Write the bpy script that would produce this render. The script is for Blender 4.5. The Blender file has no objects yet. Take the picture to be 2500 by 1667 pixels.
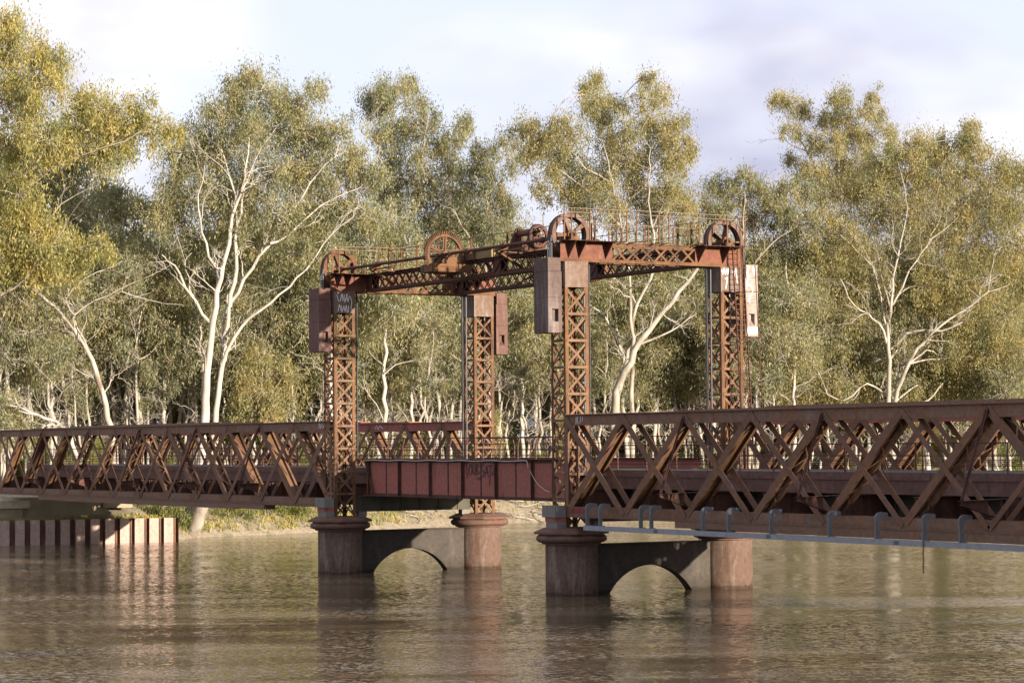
import bpy, math, random
import numpy as np
from mathutils import Vector, Matrix

# ------------------------------------------------------------------ camera
SC = bpy.context.scene
COL = SC.collection
F_PX = 5979.94                      # focal length in pixels of a 2500 px wide frame
CAM = np.array([91.1856, -56.4758, 6.5196])
YAW, PIT, ROL = math.radians(59.5827), math.radians(2.42358), math.radians(-0.42955)
cF = np.array([-math.sin(YAW)*math.cos(PIT), math.cos(YAW)*math.cos(PIT), math.sin(PIT)])
cR0 = np.array([math.cos(YAW), math.sin(YAW), 0.0])
cU0 = np.cross(cR0, cF)
cR = math.cos(ROL)*cR0 + math.sin(ROL)*cU0
cU = -math.sin(ROL)*cR0 + math.cos(ROL)*cU0
cd = bpy.data.cameras.new('camera')
cam = bpy.data.objects.new('camera', cd)
COL.objects.link(cam)
cam.matrix_world = Matrix(((cR[0], cU[0], -cF[0], CAM[0]), (cR[1], cU[1], -cF[1], CAM[1]),
                           (cR[2], cU[2], -cF[2], CAM[2]), (0, 0, 0, 1)))
cd.sensor_width = 36.0
cd.lens = F_PX*36.0/2500.0
cd.clip_start = 0.5
cd.clip_end = 8000
SC.camera = cam
# ------------------------------------------------------------------ light
SUN = np.array([1.0, 0.222, 0.152]); SUN /= np.linalg.norm(SUN)
SUN_EL = math.asin(SUN[2]); SUN_AZ = math.atan2(SUN[0], SUN[1])   # azimuth from +Y towards +X
sd = bpy.data.lights.new('sun', 'SUN'); so = bpy.data.objects.new('sun', sd); COL.objects.link(so)
sd.energy = 4.9; sd.angle = math.radians(0.6); sd.color = (1.0, 0.875, 0.71)
so.location = (60, 10, 60)
so.rotation_euler = Vector(SUN).to_track_quat('Z', 'Y').to_euler()
W = bpy.data.worlds.new('World'); SC.world = W; W.use_nodes = True
nt = W.node_tree; nt.nodes.clear()
def N(nt, t, **k):
    n = nt.nodes.new(t)
    for a, b in k.items():
        setattr(n, a, b)
    return n
out = N(nt, 'ShaderNodeOutputWorld'); bg = N(nt, 'ShaderNodeBackground'); bg.inputs[1].default_value = 0.1
sky = N(nt, 'ShaderNodeTexSky', sky_type='NISHITA', sun_disc=False)
sky.sun_elevation = SUN_EL; sky.sun_rotation = SUN_AZ; sky.air_density = 1.0; sky.dust_density = 0.6; sky.ozone_density = 1.2
tc = N(nt, 'ShaderNodeTexCoord')
mp = N(nt, 'ShaderNodeMapping'); mp.inputs['Scale'].default_value = (1, 1, 2.6); mp.inputs['Location'].default_value = (5.640, 2.709, 4.565)
no = N(nt, 'ShaderNodeTexNoise'); no.inputs['Scale'].default_value = 4.2; no.inputs['Detail'].default_value = 4; no.inputs['Roughness'].default_value = 0.48
cr = N(nt, 'ShaderNodeValToRGB')
cr.color_ramp.elements[0].position = 0.40; cr.color_ramp.elements[0].color = (0, 0, 0, 1)
cr.color_ramp.elements[1].position = 0.60; cr.color_ramp.elements[1].color = (1, 1, 1, 1)
no2 = N(nt, 'ShaderNodeTexNoise'); no2.inputs['Scale'].default_value = 7; no2.inputs['Detail'].default_value = 3.5
mp2 = N(nt, 'ShaderNodeMapping'); mp2.inputs['Scale'].default_value = (1, 1, 2.2); mp2.inputs['Location'].default_value = (3.473, 3.158, 5.266)
cr2 = N(nt, 'ShaderNodeValToRGB')
cr2.color_ramp.elements[0].position = 0.36; cr2.color_ramp.elements[0].color = (2.35, 2.38, 3.15, 1)
cr2.color_ramp.elements[1].position = 0.60; cr2.color_ramp.elements[1].color = (4.75, 4.7, 4.95, 1)
base = N(nt, 'ShaderNodeMix', data_type='RGBA'); base.inputs[0].default_value = 0.72
base.inputs[7].default_value = (3.6, 3.8, 4.6, 1)
sepz = N(nt, 'ShaderNodeSeparateXYZ'); mr = N(nt, 'ShaderNodeMapRange')
mr.inputs[1].default_value = 0.02; mr.inputs[2].default_value = 0.75; mr.inputs[3].default_value = 1.0; mr.inputs[4].default_value = 0.9
mul = N(nt, 'ShaderNodeMath', operation='MULTIPLY')
thin = N(nt, 'ShaderNodeMath', operation='MULTIPLY'); thin.inputs[1].default_value = 0.92
mix = N(nt, 'ShaderNodeMix', data_type='RGBA')
L = nt.links.new
L(tc.outputs['Generated'], mp.inputs[0]); L(mp.outputs[0], no.inputs['Vector']); L(no.outputs[0], cr.inputs[0])
L(tc.outputs['Generated'], mp2.inputs[0]); L(mp2.outputs[0], no2.inputs['Vector']); L(no2.outputs[0], cr2.inputs[0])
L(tc.outputs['Generated'], sepz.inputs[0]); L(sepz.outputs['Z'], mr.inputs[0])
L(mr.outputs[0], thin.inputs[0]); L(thin.outputs[0], base.inputs[0]); L(sky.outputs[0], base.inputs[6])
L(cr.outputs[0], mul.inputs[0]); L(mr.outputs[0], mul.inputs[1])
L(mul.outputs[0], mix.inputs[0]); L(base.outputs[2], mix.inputs[6]); L(cr2.outputs[0], mix.inputs[7])
L(mix.outputs[2], bg.inputs[0]); L(bg.outputs[0], out.inputs[0])
SC.view_settings.view_transform = 'Standard'; SC.view_settings.look = 'None'
SC.view_settings.exposure = 1.3; SC.view_settings.gamma = 1.0

# ------------------------------------------------------------------ materials
def mat_new(name):
    m = bpy.data.materials.new(name); m.use_nodes = True
    t = m.node_tree; t.nodes.clear()
    o = N(t, 'ShaderNodeOutputMaterial'); b = N(t, 'ShaderNodeBsdfPrincipled')
    t.links.new(b.outputs[0], o.inputs[0])
    return m, t, b, o
def ramp(t, fac, stops):
    r = N(t, 'ShaderNodeValToRGB'); e = r.color_ramp.elements
    while len(e) < len(stops): e.new(0.5)
    for q, (p, c) in zip(e, stops):
        q.position = p; q.color = (*c, 1) if len(c) == 3 else c
    t.links.new(fac, r.inputs[0]); return r.outputs[0]
def noise(t, scale, detail=4, rough=0.55, sc=(1, 1, 1), coord='Object', dist=0.0):
    c = N(t, 'ShaderNodeTexCoord'); m = N(t, 'ShaderNodeMapping'); m.inputs['Scale'].default_value = sc
    n = N(t, 'ShaderNodeTexNoise'); n.inputs['Scale'].default_value = scale; n.inputs['Detail'].default_value = detail
    n.inputs['Roughness'].default_value = rough; n.inputs['Distortion'].default_value = dist
    t.links.new(c.outputs[coord], m.inputs[0]); t.links.new(m.outputs[0], n.inputs['Vector']); return n.outputs[0]
def mixc(t, fac, a, b, mode='MIX'):
    m = N(t, 'ShaderNodeMix', data_type='RGBA', blend_type=mode)
    for i, v in ((0, fac), (6, a), (7, b)):
        if hasattr(v, 'links'): t.links.new(v, m.inputs[i])
        elif isinstance(v, (int, float)): m.inputs[i].default_value = v
        else: m.inputs[i].default_value = (*v, 1)
    return m.outputs[2]
def bump(t, b, h, strength=0.3, dist=0.01):
    n = N(t, 'ShaderNodeBump'); n.inputs['Strength'].default_value = strength; n.inputs['Distance'].default_value = dist
    t.links.new(h, n.inputs['Height']); t.links.new(n.outputs[0], b.inputs['Normal'])
def metal(name, c1, c2, c3, rough=0.7, patch=(0.52, 0.66), big=0.9, streak=True):
    """weathered iron: two tones blended in patches, streaks of the third running down"""
    m, t, b, o = mat_new(name)
    n1 = noise(t, big, 6, 0.62); n2 = noise(t, 5.5, 5, 0.6)
    a = mixc(t, ramp(t, n1, [(0.35, (0, 0, 0)), (0.65, (1, 1, 1))]), c1, c2)
    if streak: n3 = noise(t, 2.6, 5, 0.6, (1, 1, 0.16))
    else: n3 = noise(t, 2.0, 5, 0.6)
    a = mixc(t, ramp(t, n3, [(patch[0], (0, 0, 0)), (patch[1], (1, 1, 1))]), a, c3)
    k = ramp(t, n2, [(0.25, (0.72, 0.72, 0.72)), (0.75, (1.22, 1.22, 1.22))])
    a = mixc(t, 1.0, a, k, 'MULTIPLY')
    t.links.new(a, b.inputs['Base Color']); b.inputs['Roughness'].default_value = rough
    b.inputs['Specular IOR Level'].default_value = 0.16
    bump(t, b, noise(t, 24, 4, 0.6), 0.25, 0.01)
    return m
def plain(name, c1, c2, rough=0.8, scale=3.0, sc=(1, 1, 1), bs=0.3, bd=0.02, bscale=12):
    m, t, b, o = mat_new(name)
    a = ramp(t, noise(t, scale, 6, 0.6, sc), [(0.32, c1), (0.68, c2)])
    t.links.new(a, b.inputs['Base Color']); b.inputs['Roughness'].default_value = rough
    b.inputs['Specular IOR Level'].default_value = 0.25
    bump(t, b, noise(t, bscale, 5, 0.6, sc), bs, bd)
    return m
M = {}
M['rust'] = metal('rusted_orange_iron', (0.165, 0.080, 0.036), (0.098, 0.049, 0.026), (0.060, 0.032, 0.021))
M['rust_strut'] = metal('bright_orange_rust', (0.185, 0.102, 0.055), (0.14, 0.074, 0.042), (0.09, 0.050, 0.033))  # orange rust for the strut webs, lacing and channel flanges
M['rust_pale'] = metal('tan_weathered_rust', (0.180, 0.104, 0.062), (0.135, 0.073, 0.044), (0.085, 0.046, 0.031))
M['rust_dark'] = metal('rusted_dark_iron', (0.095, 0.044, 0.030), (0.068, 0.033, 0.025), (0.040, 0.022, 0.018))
M['truss'] = metal('faded_maroon_paint', (0.168, 0.088, 0.056), (0.135, 0.078, 0.055), (0.185, 0.092, 0.046))
M['chord'] = metal('weathered_grey_maroon_paint', (0.172, 0.114, 0.086), (0.172, 0.096, 0.060), (0.185, 0.088, 0.047), big=0.45)
M['red'] = metal('faded_red_paint', (0.290, 0.102, 0.078), (0.255, 0.094, 0.070), (0.14, 0.062, 0.045), patch=(0.60, 0.74), big=0.4)
M['sheave'] = metal('brown_grey_rusted_wheel', (0.135, 0.088, 0.066), (0.115, 0.062, 0.042), (0.18, 0.14, 0.115), patch=(0.54, 0.7))
M['red_rust'] = metal('red_brown_rusted_plate', (0.17, 0.068, 0.042), (0.13, 0.050, 0.034), (0.20, 0.11, 0.085), patch=(0.56, 0.7))
M['redlead'] = metal('fresh_red_primer', (0.24, 0.065, 0.065), (0.20, 0.06, 0.055), (0.13, 0.05, 0.045))
M['deck'] = metal('dull_maroon_deck_paint', (0.190, 0.110, 0.092), (0.162, 0.096, 0.082), (0.13, 0.076, 0.060), big=0.4)
M['weight'] = metal('bare_purple_grey_iron', (0.110, 0.078, 0.068), (0.088, 0.058, 0.050), (0.19, 0.155, 0.142), patch=(0.5, 0.72))
M['weight_rust'] = metal('rusty_maroon_iron', (0.125, 0.068, 0.056), (0.105, 0.056, 0.046), (0.165, 0.105, 0.085), patch=(0.52, 0.72))
M['weight_pale'] = metal('whitewashed_iron', (0.24, 0.18, 0.15), (0.30, 0.25, 0.225), (0.17, 0.10, 0.065), patch=(0.55, 0.75))
M['plate'] = metal('grey_streaked_iron_plate', (0.165, 0.115, 0.090), (0.125, 0.075, 0.052), (0.23, 0.19, 0.165), patch=(0.46, 0.66))
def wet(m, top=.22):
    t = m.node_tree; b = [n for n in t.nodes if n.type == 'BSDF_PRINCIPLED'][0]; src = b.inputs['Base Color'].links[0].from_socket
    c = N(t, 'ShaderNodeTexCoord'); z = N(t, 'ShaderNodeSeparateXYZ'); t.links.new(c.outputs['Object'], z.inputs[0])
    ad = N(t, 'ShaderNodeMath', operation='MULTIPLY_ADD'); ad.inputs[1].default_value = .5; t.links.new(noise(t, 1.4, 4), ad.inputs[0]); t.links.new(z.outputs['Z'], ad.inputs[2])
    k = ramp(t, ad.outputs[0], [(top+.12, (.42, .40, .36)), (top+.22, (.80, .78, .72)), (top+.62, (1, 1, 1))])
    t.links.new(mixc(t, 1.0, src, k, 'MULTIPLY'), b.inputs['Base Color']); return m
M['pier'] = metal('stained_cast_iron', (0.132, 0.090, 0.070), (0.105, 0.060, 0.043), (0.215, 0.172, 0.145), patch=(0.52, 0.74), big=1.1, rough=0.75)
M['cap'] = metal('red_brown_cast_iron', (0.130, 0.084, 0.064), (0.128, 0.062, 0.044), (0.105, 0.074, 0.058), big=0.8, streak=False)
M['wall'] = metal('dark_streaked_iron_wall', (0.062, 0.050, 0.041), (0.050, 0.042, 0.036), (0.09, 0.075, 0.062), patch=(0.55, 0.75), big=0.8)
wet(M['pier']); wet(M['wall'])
M['rail_tan'] = plain('weathered_tan_rail', (0.16, 0.115, 0.085), (0.24, 0.18, 0.14), 0.7)
M['galv'] = plain('galvanised_steel', (0.19, 0.20, 0.22), (0.25, 0.26, 0.28), 0.5, 6, (1, 1, 1), 0.1, 0.005)
M['guide'] = plain('dark_grey_greased_steel', (0.07, 0.072, 0.075), (0.115, 0.115, 0.115), 0.5, 3, (1, 1, .2))
M['hook'] = plain('dull_grey_painted_steel', (0.115, 0.122, 0.132), (0.14, 0.146, 0.155), 0.6, 5)
M['rail'] = metal('brown_painted_rail', (0.105, 0.052, 0.042), (0.085, 0.044, 0.038), (0.13, 0.058, 0.036))
M['olive'] = plain('olive_grey_plate_girder', (0.055, 0.053, 0.040), (0.085, 0.078, 0.055), 0.8, 1.5, (1, 1, 0.4))
M['timber'] = plain('weathered_grey_timber', (0.13, 0.12, 0.112), (0.20, 0.185, 0.17), 0.9, 3, (6, 6, 1.0))
M['ochre'] = plain('ochre_box_timber', (0.27, 0.20, 0.10), (0.20, 0.14, 0.065), 0.85, 3, (1, 1, 3))
M['brownbox'] = plain('dark_brown_box_timber', (0.10, 0.055, 0.036), (0.15, 0.08, 0.05), 0.85, 3)
M['concrete'] = plain('stained_concrete', (0.30, 0.255, 0.17), (0.20, 0.165, 0.105), 0.9, 0.9, (1, 1, 0.5))
M['pile'] = metal('pinkish_sheet_steel', (0.40, 0.30, 0.255), (0.34, 0.24, 0.20), (0.25, 0.16, 0.125), patch=(0.58, 0.78))
M['pile_dark'] = metal('rusted_pile_joint', (0.15, 0.085, 0.064), (0.115, 0.065, 0.05), (0.20, 0.10, 0.06))
M['white_paint'] = plain('white_graffiti_paint', (0.72, 0.72, 0.75), (0.80, 0.80, 0.82), 0.7)
M['black_paint'] = plain('black_graffiti_paint', (0.035, 0.025, 0.03), (0.05, 0.035, 0.04), 0.7)
M['cable'] = plain('pale_plastic_cable', (0.42, 0.41, 0.41), (0.52, 0.50, 0.50), 0.6)
M['asphalt'] = plain('worn_deck_asphalt', (0.05, 0.048, 0.046), (0.085, 0.08, 0.074), 0.95, 2)
M['stone'] = plain('pale_rubble', (0.42, 0.35, 0.26), (0.30, 0.25, 0.18), 0.95, 2)

def leaf_mat(name, lo, mid, hi, trans=0.5):
    m, t, b, o = mat_new(name)
    g = N(t, 'ShaderNodeNewGeometry')
    c = ramp(t, g.outputs['Random Per Island'], [(0.0, lo), (0.5, mid), (0.96, hi), (1.0, (0.34, 0.22, 0.10))])
    n1 = noise(t, 0.42, 3, 0.5)
    k = ramp(t, n1, [(0.3, (0.70, 0.80, 0.80)), (0.7, (1.28, 1.15, 0.96))])
    c = mixc(t, 1.0, c, k, 'MULTIPLY')
    t.links.new(c, b.inputs['Base Color']); b.inputs['Roughness'].default_value = 0.5
    b.inputs['Specular IOR Level'].default_value = 0.5
    tr = N(t, 'ShaderNodeBsdfTranslucent'); t.links.new(mixc(t, 1.0, c, (1.15, 1.1, 0.6), 'MULTIPLY'), tr.inputs[0])
    ms = N(t, 'ShaderNodeMixShader'); ms.inputs[0].default_value = trans
    t.links.new(b.outputs[0], ms.inputs[1]); t.links.new(tr.outputs[0], ms.inputs[2]); t.links.new(ms.outputs[0], o.inputs[0])
    return m
M['leaf'] = leaf_mat('gum_leaf_olive', (0.160, 0.163, 0.092), (0.272, 0.268, 0.156), (0.44, 0.42, 0.265))
M['leaf_gold'] = leaf_mat('gum_leaf_golden', (0.190, 0.183, 0.074), (0.335, 0.310, 0.112), (0.51, 0.455, 0.19))
M['leaf_warm'] = leaf_mat('gum_leaf_warm', (0.172, 0.165, 0.082), (0.298, 0.276, 0.135), (0.475, 0.415, 0.215))
M['leaf_dull'] = leaf_mat('gum_leaf_dull', (0.142, 0.150, 0.094), (0.245, 0.246, 0.155), (0.39, 0.375, 0.245))
M['bush'] = leaf_mat('bank_bush_leaf', (0.085, 0.120, 0.034), (0.16, 0.185, 0.048), (0.26, 0.25, 0.07))
def bark(name, pale, grey, brown, cut=(0.56, 0.66)):
    m, t, b, o = mat_new(name)
    a = ramp(t, noise(t, 1.3, 6, 0.62, (1, 1, 0.35)), [(0.30, grey), (0.46, tuple((g+p_)/2*q for g, p_, q in zip(grey, pale, (1.02, .98, .90)))), (0.62, pale)])
    a = mixc(t, ramp(t, noise(t, 0.9, 5, 0.6, (1.6, 1.6, 0.22)), [(cut[0], (0, 0, 0)), (cut[1], (1, 1, 1))]), a, brown)
    t.links.new(a, b.inputs['Base Color']); b.inputs['Roughness'].default_value = 0.8
    b.inputs['Specular IOR Level'].default_value = 0.2
    bump(t, b, noise(t, 6, 4, 0.6, (1, 1, 0.3)), 0.3, 0.03)
    return m
M['bark_white'] = bark('white_gum_bark', (0.43, 0.40, 0.365), (0.27, 0.25, 0.228), (0.21, 0.155, 0.11), (0.66, 0.76))
M['bark_grey'] = bark('grey_gum_bark', (0.30, 0.265, 0.225), (0.20, 0.175, 0.15), (0.12, 0.09, 0.07))
M['bark_pale'] = bark('pale_grey_gum_bark', (0.36, 0.33, 0.295), (0.26, 0.235, 0.21), (0.18, 0.135, 0.10))
M['bark_cream'] = bark('cream_and_grey_gum_bark', (0.38, 0.35, 0.305), (0.21, 0.19, 0.165), (0.17, 0.125, 0.09), (0.56, 0.66))
M['bark_dark'] = bark('brown_gum_bark', (0.26, 0.21, 0.165), (0.165, 0.135, 0.11), (0.085, 0.062, 0.048))

# ------------------------------------------------------------------ mesh helpers
ORG = {}
def tag(o, label=None, cat=None, group=None, kind=None):
    if label: o['label'] = label
    if cat: o['category'] = cat
    if group: o['group'] = group
    if kind: o['kind'] = kind
    return o
def empty(name, loc, label, cat, group=None):
    o = bpy.data.objects.new(name, None); COL.objects.link(o); o.location = loc
    o.empty_display_size = 0.3
    ORG[o.name] = np.array(loc, float)
    return tag(o, label, cat, group)
def V(*a): return np.array(a, float)
def nrm(v):
    n = np.linalg.norm(v); return v/n if n > 1e-12 else v
class MB:
    def __init__(s): s.v = []; s.f = []
    def add(s, vs, fs):
        b = len(s.v); s.v += [tuple(map(float, q)) for q in vs]; s.f += [tuple(b+i for i in q) for q in fs]; return s
    def box(s, x0, x1, y0, y1, z0, z1):
        return s.add([(x0,y0,z0),(x1,y0,z0),(x1,y1,z0),(x0,y1,z0),(x0,y0,z1),(x1,y0,z1),(x1,y1,z1),(x0,y1,z1)],
                     [(0,3,2,1),(4,5,6,7),(0,1,5,4),(1,2,6,5),(2,3,7,6),(3,0,4,7)])
    def bar(s, p, q, side, w, h):
        """bar from p to q; w is its width along 'side', h its thickness"""
        p = np.asarray(p, float); q = np.asarray(q, float); d = nrm(q-p); n = nrm(np.cross(d, side)); a = np.cross(n, d)
        a = a*w/2; n = n*h/2; c = []
        for e in (p, q): c += [e-a-n, e+a-n, e+a+n, e-a+n]
        return s.add(c, [(0,1,2,3),(7,6,5,4),(0,4,5,1),(1,5,6,2),(2,6,7,3),(3,7,4,0)])
    def tube(s, pts, r, n=8, cap=True):
        pts = [np.asarray(p, float) for p in pts]; r = r if hasattr(r, '__len__') else [r]*len(pts)
        b = len(s.v); u = None
        for i, p in enumerate(pts):
            d = nrm(pts[min(i+1, len(pts)-1)]-pts[max(i-1, 0)])
            if u is None: u = nrm(np.cross(d, V(0,0,1) if abs(d[2]) < 0.9 else V(1,0,0)))
            u = nrm(u-d*np.dot(u, d)); w = np.cross(d, u)
            for k in range(n):
                a = 2*math.pi*k/n; s.v.append(tuple(p+r[i]*(math.cos(a)*u+math.sin(a)*w)))
        for i in range(len(pts)-1):
            for k in range(n):
                s.f.append((b+i*n+k, b+i*n+(k+1) % n, b+(i+1)*n+(k+1) % n, b+(i+1)*n+k))
        if cap:
            s.f.append(tuple(b+k for k in range(n))[::-1]); s.f.append(tuple(b+(len(pts)-1)*n+k for k in range(n)))
        return s
    def lathe(s, prof, cx, cy, n=48, a0=0.0):
        b = len(s.v)
        for r, z in prof:
            for k in range(n):
                a = 2*math.pi*k/n+a0; s.v.append((cx+r*math.cos(a), cy+r*math.sin(a), z))
        for i in range(len(prof)-1):
            for k in range(n): s.f.append((b+i*n+k, b+i*n+(k+1) % n, b+(i+1)*n+(k+1) % n, b+(i+1)*n+k))
        s.f.append(tuple(b+k for k in range(n))[::-1]); s.f.append(tuple(b+(len(prof)-1)*n+k for k in range(n)))
        return s
    def prism(s, poly, f, a0, a1):
        """extrude a 2-D polygon; f maps (u, v, a) to a point"""
        n = len(poly); vs = [f(u, v, a0) for u, v in poly]+[f(u, v, a1) for u, v in poly]
        return s.add(vs, [tuple(range(n))[::-1], tuple(range(n, 2*n))]+[(i, (i+1) % n, n+(i+1) % n, n+i) for i in range(n)])
    def ring(s, f, r0, r1, a0, a1, n=48):
        """flat ring of inner radius r0 and outer radius r1 extruded a0..a1"""
        b = len(s.v)
        for k in range(n):
            c, d = math.cos(2*math.pi*k/n), math.sin(2*math.pi*k/n)
            for r, a in ((r0, a0), (r1, a0), (r1, a1), (r0, a1)): s.v.append(tuple(f(r*c, r*d, a)))
        for k in range(n):
            p = b+4*k; q = b+4*((k+1) % n)
            for j in range(4): s.f.append((p+j, q+j, q+(j+1) % 4, p+(j+1) % 4))
        return s
    def rivets(s, p, q, n, nor, r=0.022, h=0.018):
        p = np.asarray(p, float); q = np.asarray(q, float); nor = nrm(np.asarray(nor, float)); d = nrm(q-p); e = np.cross(nor, d)
        for i in range(n):
            c = p+(q-p)*(i+0.5)/n
            vs = [c+r*(a*d+b_*e) for a, b_ in ((-1,-1),(1,-1),(1,1),(-1,1))]+[c+nor*h+0.55*r*(a*d+b_*e) for a, b_ in ((-1,-1),(1,-1),(1,1),(-1,1))]
            s.add(vs, [(4,5,6,7),(0,1,5,4),(1,2,6,5),(2,3,7,6),(3,0,4,7)])
        return s
    def build(s, name, mat, parent=None, label=None, smooth=False, org=None):
        me = bpy.data.meshes.new(name)
        o = bpy.data.objects.new(name, me); COL.objects.link(o)
        off = ORG[parent.name] if parent is not None else (np.array(org, float) if org is not None else np.zeros(3))
        va = np.array(s.v, float)-off
        me.from_pydata(va.tolist(), [], s.f); me.materials.append(M[mat] if isinstance(mat, str) else mat)
        if smooth:
            me.polygons.foreach_set('use_smooth', [True]*len(me.polygons))
            try: me.set_sharp_from_angle(angle=math.radians(38))
            except Exception: pass
        ORG[o.name] = off
        if parent is not None: o.parent = parent
        else: o.location = off
        if label: o['label'] = label
        return o
KIDS = {}
def copy_tree(o, loc=None, rz=0.0, label=None, parent=None):
    c = o.copy(); COL.objects.link(c)
    if parent is not None: c.parent = parent
    if loc is not None: c.location = loc; c.rotation_euler = (0, 0, rz)
    if label: c['label'] = label
    for k in list(o.children): copy_tree(k, parent=c)
    return c
def strokes(parent, name, mat, f, polys, w, d=0.004):
    """paint strokes: thin ribbons lying d proud of a face; f maps (u, v, a) to a point"""
    m = MB()
    for pl in polys:
        for (a, b), (c, e) in zip(pl[:-1], pl[1:]):
            l = math.hypot(c-a, e-b) or 1; nx, ny = -(e-b)/l*w/2, (c-a)/l*w/2; ex, ey = (c-a)/l*w*0.3, (e-b)/l*w*0.3
            m.prism([(a-ex-nx, b-ey-ny), (c+ex-nx, e+ey-ny), (c+ex+nx, e+ey+ny), (a-ex+nx, b-ey+ny)], f, 0.0008, d)
            d += 0.00003
    return m.build(name, mat, parent)
def at(px, py, D):
    """point seen at pixel (px, py) of a 2352 px wide view, D metres out along the view axis"""
    k = 2500/2352.0
    return CAM + D*(cF + cR*(px*k-1250)/F_PX - cU*(py*k-833.5)/F_PX)
def drop(px, D, z=3.0):
    q = at(px, 1000, D); return V(q[0], q[1], z)

# ------------------------------------------------------------------ ground and water
def bank_x(y):
    pts = [(-300, -60), (-60, -72), (-14, -72.3), (9.9, -69.3), (10.6, -71), (14, -74.5), (25, -77.5), (47, -86), (60, -90), (110, -94), (200, -97), (420, -95)]
    return np.interp(y, [p[0] for p in pts], [p[1] for p in pts])
def ground_h(x, y):
    d = bank_x(y)-x                                   # metres inland of the far bank's water line
    n = 0.35*np.sin(x*0.9+1.7*np.sin(y*0.31))*np.sin(y*0.53+0.6)+0.22*np.sin(x*2.3+y*1.1)*np.sin(y*1.9-x*0.7)
    pl = (y > -14) & (y < 10.2)
    prof = np.where(d < 0, np.maximum(-2.2, d*0.35), np.where(d < 9, 0.3+d*0.33, 3.27))
    prof = np.where(pl & (d >= 0), np.where(d < 0.3, 1.3, np.minimum(1.55+np.maximum(d-3, 0)*0.28, 3.3)), prof)
    prof = prof + np.where(d > 0.8, n*np.clip((d-0.8)/3, 0, 1)*np.where(pl, 0.35, 1.0), 0)
    near = x-100.0
    return np.where(near > 0, np.minimum(-2+near*0.7, 5.0), prof)
def grid_axis(a, fine0, fine1, b, step):
    lo = fine0-np.geomspace(1, fine0-a, 14)[::-1] if fine0 > a else np.array([])
    hi = fine1+np.geomspace(1, b-fine1, 14)
    return np.concatenate([lo, np.arange(fine0, fine1+1e-6, step), hi])
gx = grid_axis(-3500, -130, -62, 3000, 0.8); gy = grid_axis(-3000, -30, 150, 3500, 1.1)
GX, GY = np.meshgrid(gx, gy, indexing='ij'); GZ = ground_h(GX, GY)
gv = np.stack([GX.ravel(), GY.ravel(), GZ.ravel()], 1); ny = len(gy)
I, J = np.meshgrid(np.arange(len(gx)-1), np.arange(ny-1), indexing='ij'); q = (I*ny+J).ravel()
gm = bpy.data.meshes.new('ground'); gm.from_pydata(gv.tolist(), [], np.stack([q, q+ny, q+ny+1, q+1], 1).tolist())
gm.polygons.foreach_set('use_smooth', [True]*len(gm.polygons))
m, t, b, o = mat_new('dry_bank_soil')
a = ramp(t, noise(t, 0.55, 6, 0.6), [(0.34, (0.235, 0.180, 0.115)), (0.5, (0.30, 0.245, 0.17)), (0.68, (0.17, 0.15, 0.075))])
t.links.new(mixc(t, 1.0, a, ramp(t, noise(t, 4, 5, 0.65), [(0.3, (0.65, 0.65, 0.65)), (0.7, (1.2, 1.2, 1.2))]), 'MULTIPLY'), b.inputs['Base Color'])
b.inputs['Roughness'].default_value = 0.95; bump(t, b, noise(t, 3, 6, 0.65), 0.6, 0.12)
gm.materials.append(m)
go = bpy.data.objects.new('ground', gm); COL.objects.link(go); tag(go, 'dry tan river bank and forest floor', None, None, 'structure')

wm, t, b, o = mat_new('muddy_river_water')
def wnoise(scale, detail, sc, dist=0.0): return noise(t, scale, detail, 0.55, sc, 'Object', dist)
def flow(scale, detail, stretch, dist=0.0):
    """noise drawn out along the current"""
    c = N(t, 'ShaderNodeTexCoord'); r_ = N(t, 'ShaderNodeMapping'); r_.inputs['Rotation'].default_value = (0, 0, math.radians(-62)); m_ = N(t, 'ShaderNodeMapping'); m_.inputs['Scale'].default_value = (1/stretch, 1, 1)
    n = N(t, 'ShaderNodeTexNoise'); n.inputs['Scale'].default_value = scale; n.inputs['Detail'].default_value = detail; n.inputs['Roughness'].default_value = .55; n.inputs['Distortion'].default_value = dist
    t.links.new(c.outputs['Object'], r_.inputs[0]); t.links.new(r_.outputs[0], m_.inputs[0]); t.links.new(m_.outputs[0], n.inputs['Vector']); return n.outputs[0]
big = ramp(t, flow(0.11, 5, 4.0, 1.2), [(0.36, (0.13, 0.13, 0.13)), (0.46, (.30, .30, .30)), (0.54, (1.0, 1.0, 1.0)), (0.62, (2.3, 2.3, 2.3))])
h1 = wnoise(1.7, 3, (1.25, 0.8, 1)); h2 = wnoise(6.5, 3, (1.2, 0.9, 1)); h3 = wnoise(0.22, 2, (1.0, 0.6, 1), 0.5)
def mth(op, a, b_):
    n = N(t, 'ShaderNodeMath', operation=op)
    for i, v in enumerate((a, b_)):
        if hasattr(v, 'links'): t.links.new(v, n.inputs[i])
        else: n.inputs[i].default_value = v
    return n.outputs[0]
def vtilt(scale, sc, amt, detail=2):
    """random tilt of the surface: colour noise centred on zero, times an amount"""
    c = N(t, 'ShaderNodeTexCoord'); m_ = N(t, 'ShaderNodeMapping'); m_.inputs['Scale'].default_value = sc
    n = N(t, 'ShaderNodeTexNoise'); n.inputs['Scale'].default_value = scale; n.inputs['Detail'].default_value = detail
    t.links.new(c.outputs['Object'], m_.inputs[0]); t.links.new(m_.outputs[0], n.inputs['Vector'])
    v = N(t, 'ShaderNodeVectorMath', operation='SUBTRACT'); v.inputs[1].default_value = (.5, .5, .5); t.links.new(n.outputs['Color'], v.inputs[0])
    k = N(t, 'ShaderNodeVectorMath', operation='MULTIPLY'); k.inputs[1].default_value = (amt, amt, 0); t.links.new(v.outputs[0], k.inputs[0])
    return k.outputs[0]
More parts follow.
